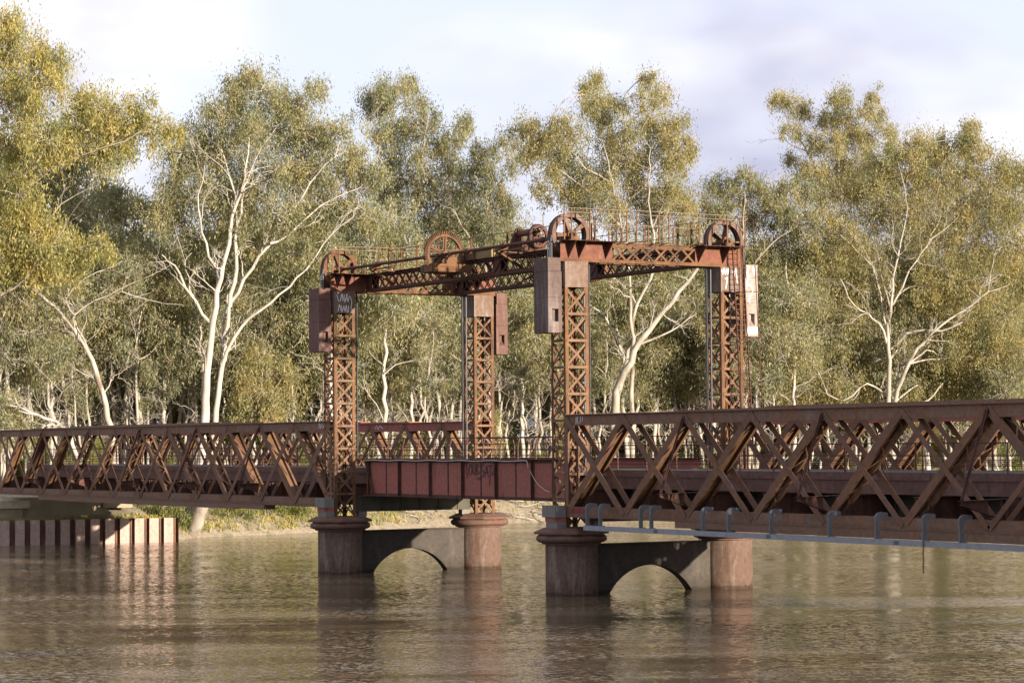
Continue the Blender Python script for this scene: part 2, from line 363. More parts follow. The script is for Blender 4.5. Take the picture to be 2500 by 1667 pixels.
def vadd(p, q):
    k = N(t, 'ShaderNodeVectorMath', operation='ADD')
    for i, v in enumerate((p, q)):
        if isinstance(v, tuple): k.inputs[i].default_value = v
        else: t.links.new(v, k.inputs[i])
    return k.outputs[0]
fine = vadd(vtilt(3.4, (1.1, .9, 1), 0.70), vtilt(10.0, (1.1, .9, 1), 0.62))
sc_ = N(t, 'ShaderNodeVectorMath', operation='SCALE'); t.links.new(fine, sc_.inputs[0]); t.links.new(big, sc_.inputs['Scale'])
nv = vadd(vadd(sc_.outputs[0], vtilt(0.35, (1, .6, 1), 0.035)), (0, 0, 1))
nz_ = N(t, 'ShaderNodeVectorMath', operation='NORMALIZE'); t.links.new(nv, nz_.inputs[0]); t.links.new(nz_.outputs[0], b.inputs['Normal'])
wc = ramp(t, flow(0.085, 5, 4.0, 1.4), [(0.36, (0.078, 0.056, 0.032)), (0.52, (0.118, 0.086, 0.050)), (0.66, (0.180, 0.134, 0.082))])
t.links.new(wc, b.inputs['Base Color']); b.inputs['Roughness'].default_value = 0.07; b.inputs['IOR'].default_value = 1.33; b.inputs['Specular IOR Level'].default_value = 0.24
w = MB().add([(-100, -700, 0), (120, -700, 0), (120, 900, 0), (-100, 900, 0)], [(0, 1, 2, 3)])
M['water'] = wm
tag(w.build('water', 'water'), 'muddy brown rippled river', None, None, 'structure')

# ------------------------------------------------------------------ bridge dimensions (metres; x runs along the bridge, y across it)
LS, WD = 22.665, 8.285              # spacing of the piers along and across the bridge
RB = 1.15
Z_BASE = 2.93
# ---- piers
def make_pier():
    root = empty('bridge_pier', (0, 0, 0), 'riveted iron pier of two drums and an arched wall under the right hand towers', 'bridge pier', 'iron piers standing in the river')
    for k, cy in enumerate((0.0, WD)):
        m = MB().lathe([(RB, -2.0), (RB, 2.22)], 0, cy, 64)
        for a in np.radians(np.arange(0, 360, 45)+ (0 if k == 0 else 10)):
            for da in (-0.035, 0.035):
                c, s_ = math.cos(a+da), math.sin(a+da)
                m.rivets((RB*c, cy+RB*s_, 0.05), (RB*c, cy+RB*s_, 2.15), 21, (c, s_, 0), 0.022, 0.016)
        dr = m.build('drum', 'pier', root, smooth=True)
        c = MB().lathe([(1.18, 2.20), (1.30, 2.21), (1.30, 2.27), (1.40, 2.285), (1.49, 2.33), (1.545, 2.40), (1.55, 2.47), (1.52, 2.55), (1.46, 2.60), (1.43, 2.61), (1.43, 2.64)], 0, cy, 64)
        c.build('moulding', 'cap', root, smooth=True)
        c = MB().lathe([(1.50, 2.64), (1.66, 2.655), (1.66, 2.74), (1.24, 2.925), (0.3, 2.93)], 0, cy, 8, math.radians(22.5))
        c.build('cap', 'cap', root)
    # arched wall, a hollow box between the drums
    y0, y1, ztop = 0.85, WD-0.85, 2.14
    yc, half, rise = 3.97, 2.19, 1.19
    Rr = (half*half+rise*rise)/(2*rise); zc = rise-Rr; aa = math.asin(half/Rr)
    arc = [(yc-Rr*math.sin(t_), zc+Rr*math.cos(t_)) for t_ in np.linspace(-aa, aa, 33)]
    wl = MB()
    n = len(arc); xs = 0.27
    for sx in (1, -1):
        b0 = len(wl.v)
        for (yy, zz) in arc: wl.v.append((sx*xs, yy, zz)); wl.v.append((sx*xs, yy, ztop))
        for i in range(n-1): wl.f.append((b0+2*i, b0+2*i+1, b0+2*i+3, b0+2*i+2))
        for ya, yb in ((y0, arc[-1][0]), (arc[0][0], y1)):
            lo = min(ya, yb); hi = max(ya, yb)
            wl.add([(sx*xs, lo, -2), (sx*xs, hi, -2), (sx*xs, hi, ztop), (sx*xs, lo, ztop)], [(0, 1, 2, 3)])
    for i in range(n-1):
        (ya, za), (yb, zb) = arc[i], arc[i+1]
        wl.add([(xs, ya, za), (-xs, ya, za), (-xs, yb, zb), (xs, yb, zb)], [(0, 1, 2, 3)])
    for yy in (arc[0][0], arc[-1][0]): wl.add([(xs, yy, -2), (-xs, yy, -2), (-xs, yy, arc[0][1]), (xs, yy, arc[0][1])], [(0, 1, 2, 3)])
    wl.box(-xs-0.12, xs+0.12, y0, y1, ztop+0.002, ztop+0.035)
    for i in range(0, n-1):
        (ya, za), (yb, zb) = arc[i], arc[i+1]
        e = 0.10; m1 = V(0, (ya+yb)/2-yc, (za+zb)/2-zc); m1 = nrm(m1)
        for dd in (0.05, 0.13): wl.rivets(V(xs, ya, za)+m1*dd, V(xs, yb, zb)+m1*dd, 2, (1, 0, 0), 0.018, 0.014)
    for dy in (-0.06, 0.06): wl.rivets((xs, yc+dy, 1.3), (xs, yc+dy, 2.1), 9, (1, 0, 0), 0.018, 0.014)
    for sgn in (-1, 1):
        for dd in (-0.05, 0.05): wl.rivets((xs, yc+sgn*1.55+dd, 0.75), (xs, yc+sgn*2.75+dd, 2.05), 16, (1, 0, 0), 0.018, 0.014)
    wl.rivets((xs, y0+.4, ztop-0.05), (xs, y1-.4, ztop-0.05), 60, (1, 0, 0), 0.016, 0.012)
    wl.rivets((xs+.06, y0+.3, ztop+0.035), (xs+.06, y1-.3, ztop+0.035), 60, (0, 0, 1), 0.02, 0.016)
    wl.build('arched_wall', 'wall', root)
    return root
pier = make_pier()
copy_tree(pier, (-LS, 0, 0), 0, 'riveted iron pier of two drums and an arched wall under the left hand towers')

# ---- cross girders that carry the span bearings
def make_bearing_girder():
    r = empty('cross_girder', (0.30, 0, 3.16), 'olive plate girder lying across the right pier behind the truss', 'girder', 'cross girders on the piers')
    m = MB().box(0.24, 0.26, 0.75, WD-0.75, 3.19, 3.93)
    for y in np.arange(1.2, WD-1, 1.12): m.box(0.262, 0.32, y-0.03, y+0.03, 3.19, 3.92)
    m.build('web', 'olive', r)
    MB().box(0.14, 0.40, 0.75, WD-0.75, 3.15, 3.188).box(0.14, 0.40, 0.75, WD-0.75, 3.932, 3.96).build('flange', 'olive', r)
    for y in (1.1, WD-1.1):
        MB().box(0.05, 0.45, y-0.22, y+0.22, Z_BASE-0.03, 3.148).build('bearing', 'timber', r)
    return r
cg = make_bearing_girder()
copy_tree(cg, (0.30-LS, 0, 3.16), 0, 'olive plate girder lying across the left pier below the red span')

# ---- lattice towers
Z_PL0, Z_PL1 = 13.38, 14.50
def make_tower():
    r = empty('lattice_tower', (0, 0, Z_BASE), 'rusted lattice tower with a grey top plate, nearest and tallest in view', 'bridge tower', 'four lattice towers of the lift bridge')
    a = 0.6; tw = 0.165; th = 0.022
    for sx in (-1, 1):
        for sy in (-1, 1):
            m = MB()
            x0, x1 = sorted((sx*a, sx*(a-tw))); y0, y1 = sorted((sy*a, sy*(a-th)))
            m.box(x0, x1, y0, y1, Z_BASE, Z_PL1)
            x0, x1 = sorted((sx*a, sx*(a-th))); y0, y1 = sorted((sy*(a-th)-sy*0.001, sy*(a-tw)))
            m.box(x0, x1, y0, y1, Z_BASE, Z_PL1)
            nn = 88
            m.rivets((sx*(a-0.05), sy*a, Z_BASE+.1), (sx*(a-0.05), sy*a, Z_PL1), nn, (0, sy, 0), 0.016, 0.014)
            m.rivets((sx*a, sy*(a-0.05), Z_BASE+.1), (sx*a, sy*(a-0.05), Z_PL1), nn, (sx, 0, 0), 0.016, 0.014)
            m.build('corner_post', 'rust', r)
    nz = 9; hz = (Z_PL0-Z_BASE)/nz; b = a-0.075
    for f in range(4):
        m = MB()
        def P(u, z, d): return [(u, -(a-d), z), (a-d, u, z), (u, a-d, z), (-(a-d), u, z)][f]
        side = [(1, 0, 0), (0, 1, 0), (1, 0, 0), (0, 1, 0)][f]; nor = [(0, -1, 0), (1, 0, 0), (0, 1, 0), (-1, 0, 0)][f]
        for k in range(nz):
            z0 = Z_BASE+k*hz+0.06; z1 = Z_BASE+(k+1)*hz-0.06
            m.bar(P(-b, z0, 0.034), P(b, z1, 0.034), np.cross(V(*P(b, z1, 0.034))-V(*P(-b, z0, 0.034)), nor), 0.105, 0.018)
            m.bar(P(-b, z1, 0.055), P(b, z0, 0.055), np.cross(V(*P(b, z0, 0))-V(*P(-b, z1, 0)), nor), 0.105, 0.018)
            if k: m.bar(P(-b, Z_BASE+k*hz, 0.02), P(b, Z_BASE+k*hz, 0.02), (0, 0, 1), 0.115, 0.09)
        m.build('lattice', 'rust_pale', r)
    m = MB()
    e = 0.001
    m.box(-a+.05, a-.05, -a-.012, -a-e, Z_PL0, Z_PL1).box(-a+.05, a-.05, a+e, a+.012, Z_PL0, Z_PL1)
    m.box(a+e, a+.012, -a+.0, a-.0, Z_PL0, Z_PL1).box(-a-.012, -a-e, -a, a, Z_PL0, Z_PL1)
    for s_ in (-1, 1):
        m.rivets((a+.012, s_*(a-.05), Z_PL0+.05), (a+.012, s_*(a-.05), Z_PL1-.03), 11, (1, 0, 0), 0.02, 0.016)
        m.rivets((s_*(a-.09), -a-.012, Z_PL0+.05), (s_*(a-.09), -a-.012, Z_PL1-.03), 11, (0, -1, 0), 0.02, 0.016)
    m.rivets((a+.012, -a+.1, Z_PL1-.05), (a+.012, a-.1, Z_PL1-.05), 9, (1, 0, 0), 0.02, 0.016)
    m.build('head_plate', 'plate', r)
    m = MB().box(-0.035, 0.035, a+.12, a+.18, 5.5, Z_PL1-0.06)
    for z in np.arange(6, 14, 1.6): m.box(-0.03, 0.03, a+.002, a+.118, z, z+0.08)
    m.build('guide_rail', 'guide', r)
    return r
tower = make_tower()
twR = copy_tree(tower, (0, WD, Z_BASE), math.pi, 'rusted lattice tower with a ladder on it, standing farthest right')
twL = copy_tree(tower, (-LS, 0, Z_BASE), 0, 'sunlit lattice tower whose dark top plate carries white scribble, standing farthest left')
twM = copy_tree(tower, (-LS, WD, Z_BASE), math.pi, 'lattice tower with a plain brown top plate, second from the left')
ORG[twR.name] = V(0, WD, Z_BASE)
def face(x, y, z):  # painter's frame on a face that looks along +x
    return lambda u, v, a: (x+a, y+u, z+v)
def faceloc(x, y, z, loc):
    return lambda u, v, a: (x+a, y+u, z+v)
owl = [[(0.05, 0.92), (0.15, 0.62), (0.25, 0.6), (0.33, 0.95), (0.40, 0.62)], [(0.36, 0.98), (0.52, 0.55)], [(0.47, 0.95), (0.56, 0.62), (0.66, 0.98)], [(0.60, 0.98), (0.70, 0.58), (0.78, 0.9)],
       [(0.12, 0.08), (0.2, 0.42), (0.32, 0.05)], [(0.30, 0.38), (0.38, 0.08), (0.46, 0.35), (0.53, 0.08), (0.60, 0.4), (0.66, 0.03)], [(0.74, 0.38), (0.72, 0.05)], [(0.84, 0.85), (0.92, 0.55), (0.86, 0.2)]]
ORG[twL.name] = V(-LS, 0, Z_BASE)
g1 = strokes(twL, 'graffiti', 'white_paint', face(-LS+0.612, -0.5, 13.40), owl, 0.028)
scr = [[(0.0, 0.95), (0.06, 0.75), (0.14, 1.02), (0.2, 0.75), (0.28, 1.0), (0.32, 0.75), (0.40, 1.05)], [(0.18, 0.55), (0.30, 0.62), (0.26, 0.3), (0.2, 0.12)], [(0.62, 0.9), (0.68, 0.6), (0.78, 1.05), (0.86, 0.35)]]
wgt = [[(0.1, 1.6), (0.2, 1.9), (0.15, 1.4), (0.05, 1.2), (0.25, 0.95), (0.1, 0.75)], [(0.45, 1.85), (0.5, 1.5), (0.58, 1.85)]]

# ---- counterweights
def make_weight():
    x, y0, y1 = 0.6, -1.46, -0.76; yc = (y0+y1)/2
    r = empty('counterweight', (0, yc, 11.38), 'dark grey iron counterweight box hanging left of the nearest tower', 'counterweight', 'counterweights hanging beside the towers')
    zs = [11.38, 12.92, 14.06, 14.65]
    m = MB()
    # lowest block with a niche in the faces that look along the bridge
    n0, n1, nz0, nz1 = yc-0.15, yc+0.17, 11.86, 12.42
    for sx in (-1, 1):
        X = sx*x; Xi = sx*(x-0.22)
        m.add([(X, y0, zs[0]), (X, y1, zs[0]), (X, y1, zs[1]-.012), (X, y0, zs[1]-.012), (X, n0, nz0), (X, n1, nz0), (X, n1, nz1), (X, n0, nz1),
               (Xi, n0, nz0+.30), (Xi, n1, nz0+.05), (Xi, n1, nz1), (Xi, n0, nz1)],
              [(0,1,5,4),(1,2,6,5),(2,3,7,6),(3,0,4,7),(4,5,9,8),(5,6,10,9),(6,7,11,10),(7,4,8,11),(8,9,10,11)])
    m.add([(-x,y0,zs[0]),(x,y0,zs[0]),(x,y1,zs[0]),(-x,y1,zs[0]),(-x,y0,zs[1]-.012),(x,y0,zs[1]-.012),(x,y1,zs[1]-.012),(-x,y1,zs[1]-.012)],
          [(0,3,2,1),(4,5,6,7),(0,1,5,4),(2,3,7,6)])
    m.build('lower_block', 'weight', r)
    MB().box(-x+.004, x-.004, y0+.004, y1-.004, zs[1], zs[2]-.012).build('middle_block', 'weight', r)
    MB().box(-x+.006, x-.006, y0+.006, y1-.045, zs[2], zs[3]).build('upper_block', 'weight', r)
    m = MB()
    for xx in (-0.18, -0.06, 0.06, 0.18): m.tube([(xx, -1.0, 14.652), (xx, -1.0, 15.66)], 0.02, 6)
    m.build('rope', 'hook', r)
    return r
wt = make_weight()
yc = -1.11
wL = copy_tree(wt, (-LS, yc, 11.38), 0, 'maroon counterweight box with a slanting shadow, hanging farthest left')
wM = copy_tree(wt, (-LS, WD-yc, 11.38), math.pi, 'rusty counterweight box beside the second tower from the left')
for k in list(wL.children)+list(wM.children):
    if not k.name.startswith('rope'): k.data = k.data.copy(); k.data.materials[0] = M['weight_rust']
wR = copy_tree(wt, (0, WD-yc, 11.38), math.pi, 'whitish counterweight box with white scribble hanging at far right')
for k in wR.children:
    if not k.name.startswith('rope'):
        k.data = k.data.copy(); k.data.materials[0] = M['weight_pale']
ORG[wR.name] = V(0, WD-yc, 11.38)
def painted(root, name, f, polys, w):
    o = strokes(root, name, 'white_paint', f, polys, w)
    if abs(root.rotation_euler[2]) > 1: o.rotation_euler = (0, 0, -math.pi)
    return o
painted(wR, 'graffiti', face(0.6, WD+0.80, 12.95), [[(0.08, 1.6), (0.2, 1.62), (0.06, 1.35), (0.2, 1.15), (0.02, 0.9), (0.16, 0.8)], [(0.38, 1.6), (0.44, 1.25), (0.52, 1.6)], [(0.04, 0.75), (0.3, 0.75), (0.38, 0.5), (0.12, 0.05), (0.2, -0.02)], [(0.1, 1.5), (0.12, 1.1)]], 0.045)
painted(wR, 'whitewash', face(0.6, WD+0.86, 11.5), [[(0.03, 0.05), (0.5, 0.05)], [(0.02, 0.16), (0.52, 0.16)], [(0.05, 0.27), (0.5, 0.26)]], 0.11)
painted(twR, 'graffiti', face(0.612, WD-0.55, 13.42), scr, 0.04)

# ---- portals across the bridge at the tower tops
Z0, Z1 = 14.505, 15.40
def lattice_web(m, f, u0, u1, n, z0, z1, w=0.09, th=0.014, off=0.0):
    du = (u1-u0)/n
    for k in range(n):
        for q, (a, b) in enumerate((((u0+k*du, z0), (u0+(k+1)*du, z1)), ((u0+k*du, z1), (u0+(k+1)*du, z0)))):
            (ua, va), (ub, vb) = a, b; l = math.hypot(ub-ua, vb-va); nx, nz = -(vb-va)/l*w/2, (ub-ua)/l*w/2
            o = off+q*(th+0.002)
            m.prism([(ua-nx, va-nz), (ub-nx, vb-nz), (ub+nx, vb+nz), (ua+nx, va+nz)], f, o, o+th)
def make_portal():
    r = empty('portal_girder', (0, WD/2, Z0), 'rusted lattice cross girder with railings joining the two right hand towers', 'girder', 'lattice cross girders on the tower tops')
    ya, yb = -0.76, WD+0.76; g0, g1 = 1.92, WD-1.92
    for sx in (-1, 1):
        X = sx*0.5
        f = lambda u, v, a, X=X, sx=sx: (X-sx*a, u, v)
        m = MB(); lattice_web(m, f, g0+0.02, g1-0.02, 6, Z0+0.12, Z1-0.12); m.build('lattice', 'rust', r)
        for y0, y1 in ((ya, g0), (g1, yb)):
            m = MB().box(min(X, X-sx*.015), max(X, X-sx*.015), y0, y1, Z0+.03, Z1-.03)
            m.rivets((X, y0+.05, Z0+.07), (X, y1-.05, Z0+.07), 22, (sx, 0, 0), 0.018, 0.014)
            m.build('web_plate', 'red_rust' if sx > 0 else 'rust', r)
        m = MB()
        for z0, z1 in ((Z0, Z0+.028), (Z1-.028, Z1)): m.box(min(X-sx*.16, X+sx*.09), max(X-sx*.16, X+sx*.09), ya, yb, z0, z1)
        for z0, z1 in ((Z0+.03, Z0+.15), (Z1-.15, Z1-.03)): m.box(min(X+sx*.002, X+sx*.02), max(X+sx*.002, X+sx*.02), ya, yb, z0, z1)
        m.rivets((X+sx*.02, ya+.05, Z0+.09), (X+sx*.02, yb-.05, Z0+.09), 74, (sx, 0, 0), 0.018, 0.014)
        m.build('flange', 'rust', r)
        if sx > 0:
            for (y0, y1), bs in (((ya, 1.95), (-0.36, 0.18, 1.56)), ((g1-0.03, yb-.35), (6.52, 7.86))):
                m = MB().box(0.592, 1.22, y0, y1, Z1-.020, Z1-.001)
                for yy in bs: m.prism([(0.522, Z0+.16), (1.20, Z1-.022), (0.522, Z1-.022)], lambda u, v, a: (u, a, v), yy-.012, yy+.012)
                m.build('bracket_platform', 'rust_dark', r)
    # railings
    for xx, ys, zt in ((1.10, (-0.92, -0.55, 0.40, 1.77, 2.31, 2.82, 4.01, 4.55, 6.19, 7.71, 8.7), 16.80), (-1.10, (1.87, 2.06, 2.79, 3.48, 4.24, 4.9, 5.66, 6.28, 7.05, 8.2), 16.40)):
        for i, y in enumerate(ys):
            m = MB()
            z = zt-(0.0 if xx > 0 else (0.0, 0.4, 0.35, 0.15, 0.3, 0.0, 0.1, 0.0, 0.05, 0.1)[i])
            m.box(xx-.025, xx+.025, y-.022, y+.022, Z1, z).box(xx-.025, xx-.01, y+.0221, y+.05, Z1, z)
            m.box(min(xx, 0.5*np.sign(xx)), max(xx, 0.5*np.sign(xx)), y-.02, y+.02, Z1+.004, Z1+.045)
            m.build('railing_post', 'rust', r)
        m = MB()
        for z in ((zt-.02, zt-.20) if xx > 0 else (zt-.05,)): m.tube([(xx+.035, ys[0]-.1, z), (xx+.035, (ys[0]+ys[-1])/2, z+.02), (xx+.035, ys[-1]+.1, z)], 0.014, 6)
        m.build('handrail', 'rail_tan', r)
    return r
portal = make_portal()
copy_tree(portal, (-LS, WD/2, Z0), 0, 'rusted lattice cross girder with railings joining the two left hand towers')

# ---- girders along the bridge at the tower tops
def make_long(y, label):
    r = empty('top_girder', (-LS/2, y, Z0), label, 'girder', 'long lattice girders on the tower tops')
    xa, xb = -LS+0.62, -0.62
    for s_ in (-1, 1):
        Y = y+s_*0.20
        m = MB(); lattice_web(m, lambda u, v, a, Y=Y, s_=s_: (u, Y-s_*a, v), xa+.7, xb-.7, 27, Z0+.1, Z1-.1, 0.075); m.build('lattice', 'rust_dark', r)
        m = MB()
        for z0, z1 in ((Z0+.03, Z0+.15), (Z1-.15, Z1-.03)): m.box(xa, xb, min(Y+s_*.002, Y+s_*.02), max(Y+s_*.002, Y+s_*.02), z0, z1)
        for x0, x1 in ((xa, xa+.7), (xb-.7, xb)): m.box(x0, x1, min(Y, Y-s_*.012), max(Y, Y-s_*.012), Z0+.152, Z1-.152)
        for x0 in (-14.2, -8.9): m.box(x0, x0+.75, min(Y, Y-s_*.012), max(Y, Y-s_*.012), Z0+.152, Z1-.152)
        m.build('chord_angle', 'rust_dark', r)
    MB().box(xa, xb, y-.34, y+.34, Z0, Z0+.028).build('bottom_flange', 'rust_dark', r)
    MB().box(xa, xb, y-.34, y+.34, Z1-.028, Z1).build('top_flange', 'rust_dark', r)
    return r
make_long(1.45, 'long dark lattice girder carrying the big gear wheel, nearer of the pair between the towers')
make_long(WD-1.45, 'long dark lattice girder, farther of the pair running between the towers')

# ---- walkways with railings along those girders
def make_walk(y, sgn, xs, label):
    r = empty('walkway_railing', (-LS/2, y, Z1), label, 'railing', 'railings along the high walkways')
    m = MB().box(-LS+1.3, -1.3, min(y-.05, y-sgn*0.7), max(y+.05, y-sgn*0.7), Z1+.004, Z1+.05); m.build('plank', 'timber', r)
    rr = random.Random(int(y*10))
    for x in xs:
        h = 1.35+rr.uniform(-.06, .06); lx = rr.uniform(-.02, .02)
        m = MB().bar((x, y, Z1+.05), (x+lx, y, Z1+h), (1, 0, 0), 0.06, 0.06).bar((x+.04, y+.033, Z1+.05), (x+lx+.04, y+.033, Z1+h), (1, 0, 0), 0.035, 0.012)
        m.build('railing_post', 'rust', r)
    m = MB()
    for z in (1.26, 0.72):
        pts = [(x, y+.04, Z1+z+rr.uniform(-.012, .012)) for x in np.linspace(xs[0]-.2, xs[-1]+.2, 14)]
        m.tube(pts, 0.02, 6)
    m.build('handrail', 'rail_tan', r)
xs = (-21.4, -20.2, -18.5, -17.6, -16.2, -14.4, -12.9, -9.4, -8.2, -6.8, -5.4, -4.2, -2.6, -1.6)
make_walk(2.35, 1, xs, 'rusted walkway railing of uneven posts behind the big gear wheel')
make_walk(WD-0.75, -1, xs[::2]+(-1.5,), 'rusted walkway railing along the farther long girder')

# ---- sheaves
def make_sheave():
    cz = 15.70
    r = empty('sheave_wheel', (0, 0, cz), 'big spoked sheave wheel above the nearest tower', 'wheel', 'sheave wheels on the tower tops')
    f = lambda u, v, a: (a, u, cz+v)
    m = MB().ring(f, 0.84, 0.935, -0.17, 0.17, 64)
    m.ring(f, 0.78, 0.98, 0.172, 0.20, 64).ring(f, 0.78, 0.98, -0.20, -0.172, 64)
    m.build('rim', 'sheave', r, smooth=True)
    m = MB().ring(f, 0.06, 0.22, -0.27, 0.27, 24); m.build('hub', 'rust', r)
    for k in range(5):
        a = math.radians(72*k+36); c, s_ = math.cos(a), math.sin(a)
        m = MB()
        def g(u, v, q, c=c, s_=s_): return (q, u*c-v*s_, cz+u*s_+v*c)
        m.prism([(0.2, -0.065), (0.80, -0.10), (0.80, 0.10), (0.2, 0.065)], g, 0.11, 0.165)
        m.prism([(0.2, -0.035), (0.78, -0.035), (0.78, 0.035), (0.2, 0.035)], g, -0.16, 0.108)
        m.build('spoke', 'sheave', r)
    m = MB()
    for sx in (-1, 1): m.box(sx*.42-.07, sx*.42+.07, -0.2, 0.2, Z1+.002, Z1+.25).lathe([(0.13, Z1+.252), (0.13, Z1+.38), (0.05, Z1+.42)], sx*.42, 0, 12)
    m.tube([(-0.6, 0, cz), (0.6, 0, cz)], 0.058, 12)
    m.build('bearing', 'rust', r)
    m = MB()
    for xx in (-0.15, -0.05, 0.05, 0.15): m.tube([(xx*.5, 1.0, 15.7), (xx*.5, 1.0, 5.92)], 0.013, 6)
    m.build('rope', 'guide', r)
    return r
sh = make_sheave()
shL = copy_tree(sh, (-LS, 0, 15.70), 0, 'orange spoked sheave wheel on the farthest left tower')
copy_tree(sh, (-LS, WD, 15.70), math.pi, 'spoked sheave wheel half hidden above the second tower from the left')
shR = copy_tree(sh, (0, WD, 15.70), math.pi, 'spoked sheave wheel with one pale spoke on the farthest right tower')
for k in list(shL.children):
    if k.name.startswith(('rim', 'spoke')): k.data = k.data.copy(); k.data.materials[0] = M['rust']

# ---- drive gears and shafts
def make_gear():
    cx, cz = -LS/2, 15.66
    r = empty('gear_wheel', (cx, 0, cz), 'large toothed gear wheel with five spokes halfway along the near girder', 'gear wheel', 'toothed drive gears')
    f = lambda u, v, a: (cx+a, u, cz+v)
    m = MB().ring(f, 0.85, 0.96, -0.10, 0.085, 72)
    m.build('rim', 'rust', r, smooth=True)
    m = MB()
    for k in range(66):
        a = 2*math.pi*k/66; c, s_ = math.cos(a), math.sin(a)
        g = lambda u, v, q, c=c, s_=s_: (cx+q, u*c-v*s_, cz+u*s_+v*c)
        m.prism([(0.955, -0.026), (1.12, -0.018), (1.12, 0.018), (0.955, 0.026)], g, -0.10, 0.10)
    m.build('tooth', 'rust', r)
    for k in range(5):
        a = math.radians(72*k+88); c, s_ = math.cos(a), math.sin(a)
        g = lambda u, v, q, c=c, s_=s_: (cx+q, u*c-v*s_, cz+u*s_+v*c)
        m = MB().prism([(0.15, -0.075), (0.87, -0.11), (0.87, 0.11), (0.15, 0.075)], g, -0.02, 0.02)
        m.prism([(0.15, -0.02), (0.87, -0.02), (0.87, 0.02), (0.15, 0.02)], g, 0.0205, 0.09)
        m.build('spoke', 'rust', r)
    MB().ring(f, 0.07, 0.17, -0.14, 0.14, 20).build('hub', 'rust', r)
    m = MB()
    for dx, w_ in ((-0.62, .12), (0.62, .12)):
        m.box(cx+dx-w_, cx+dx+w_, -0.9, 1.08, 14.78, 15.16)
        m.box(cx+dx-.10, cx+dx+.10, -0.28, 0.28, 15.162, 15.5)
        m.lathe([(0.15, 15.502), (0.15, 15.72), (0.06, 15.78)], cx+dx, 0, 12)
    m.box(cx-.505, cx+.505, -0.95, -0.86, 14.8, 15.1)
    m.build('bearing_frame', 'rust', r)
    return r
ge = make_gear()
copy_tree(ge, (-LS/2, WD, 15.66), math.pi, 'toothed gear wheel mostly hidden behind the farther girder')
def make_shaft():
    r = empty('drive_shaft', (-LS/2, 0, 15.66), 'long dark drive shaft running from wheel to wheel along the near girder', 'shaft', 'drive shafts of the lift machinery')
    m = MB().tube([(-LS+.61, 0, 15.66), (-0.61, 0, 15.66)], 0.075, 12)
    for x in (-20.9, -18.2, -13.2, -9.0, -5.6, -2.2): m.tube([(x-.16, 0, 15.66), (x+.16, 0, 15.66)], 0.13, 12)
    m.build('shaft', 'rust_dark', r)
    for x in (-18.6, -5.9):
        m = MB().bar((x, 1.1, 14.7), (x, -0.25, 15.42), (1, 0, 0), 0.22, 0.09).bar((x, 1.1, 15.36), (x, -0.35, 15.42), (1, 0, 0), 0.24, 0.07)
        m.box(x-.18, x+.18, -0.25, 0.25, 15.462, 15.575).box(x+.181, x+1.9, -.06, .06, 15.40, 15.46)
        m.build('support_bracket', 'rust', r)
    return r
sf = make_shaft()
copy_tree(sf, (-LS/2, WD, 15.66), math.pi, 'drive shaft along the farther girder, mostly hidden')

# ---- winch and boxes on the high platform
r = empty('hand_winch', (-7.6, 2.2, Z1), 'tall rusted winch with a toothed wheel on the high platform', 'winch')
MB().box(-9.0, -6.2, 1.55, 3.3, Z1+.004, Z1+.14).build('base', 'rust', r)
for x in (-8.4, -6.9):
    m = MB().prism([(1.7, 15.54), (3.0, 15.54), (2.55, 16.75), (2.40, 16.85), (2.25, 16.75)], lambda u, v, a: (a, u, v), x-.05, x+.05)
    m.build('side_frame', 'rust_dark', r)
MB().tube([(-9.0, 2.4, 16.5), (-6.3, 2.4, 16.5)], 0.07, 10).tube([(-8.3, 2.4, 16.5), (-7.0, 2.4, 16.5)], 0.15, 14).build('drum', 'rust', r)
f = lambda u, v, a: (-6.6+a, 2.4+u, 16.25+v)
m = MB().ring(f, 0.40, 0.52, -0.07, 0.07, 40)
for k in range(40):
    a = 2*math.pi*k/40; c, s_ = math.cos(a), math.sin(a)
    m.prism([(0.515, -.016), (0.575, -.010), (0.575, .010), (0.515, .016)], lambda u, v, q, c=c, s_=s_: (-6.6+q, 2.4+u*c-v*s_, 16.25+u*s_+v*c), -.06, .06)
for k in range(4):
    a = math.radians(90*k+20); m.bar((-6.6, 2.4, 16.25), (-6.6, 2.4+.41*math.cos(a), 16.25+.41*math.sin(a)), (1, 0, 0), 0.06, 0.08)
m.build('toothed_wheel', 'rust_dark', r)
def crate(name, x0, x1, y0, y1, z0, z1, mt, label):
    r = empty(name, ((x0+x1)/2, (y0+y1)/2, z0), label, 'box')
    MB().box(x0, x1, y0, y1, z0, z1-.03).build('body', mt, r); MB().box(x0-.03, x1+.03, y0-.03, y1+.03, z1-.028, z1).build('lid', mt, r)
crate('machinery_box', -10.42, -8.9, 1.2, 1.72, Z1+.004, 15.80, 'ochre', 'pale ochre box on the near girder right of the gear')
crate('machinery_box', -11.45, -10.5, 1.1, 1.8, Z1+.004, 15.82, 'brownbox', 'dark brown box on the near girder against the gear')

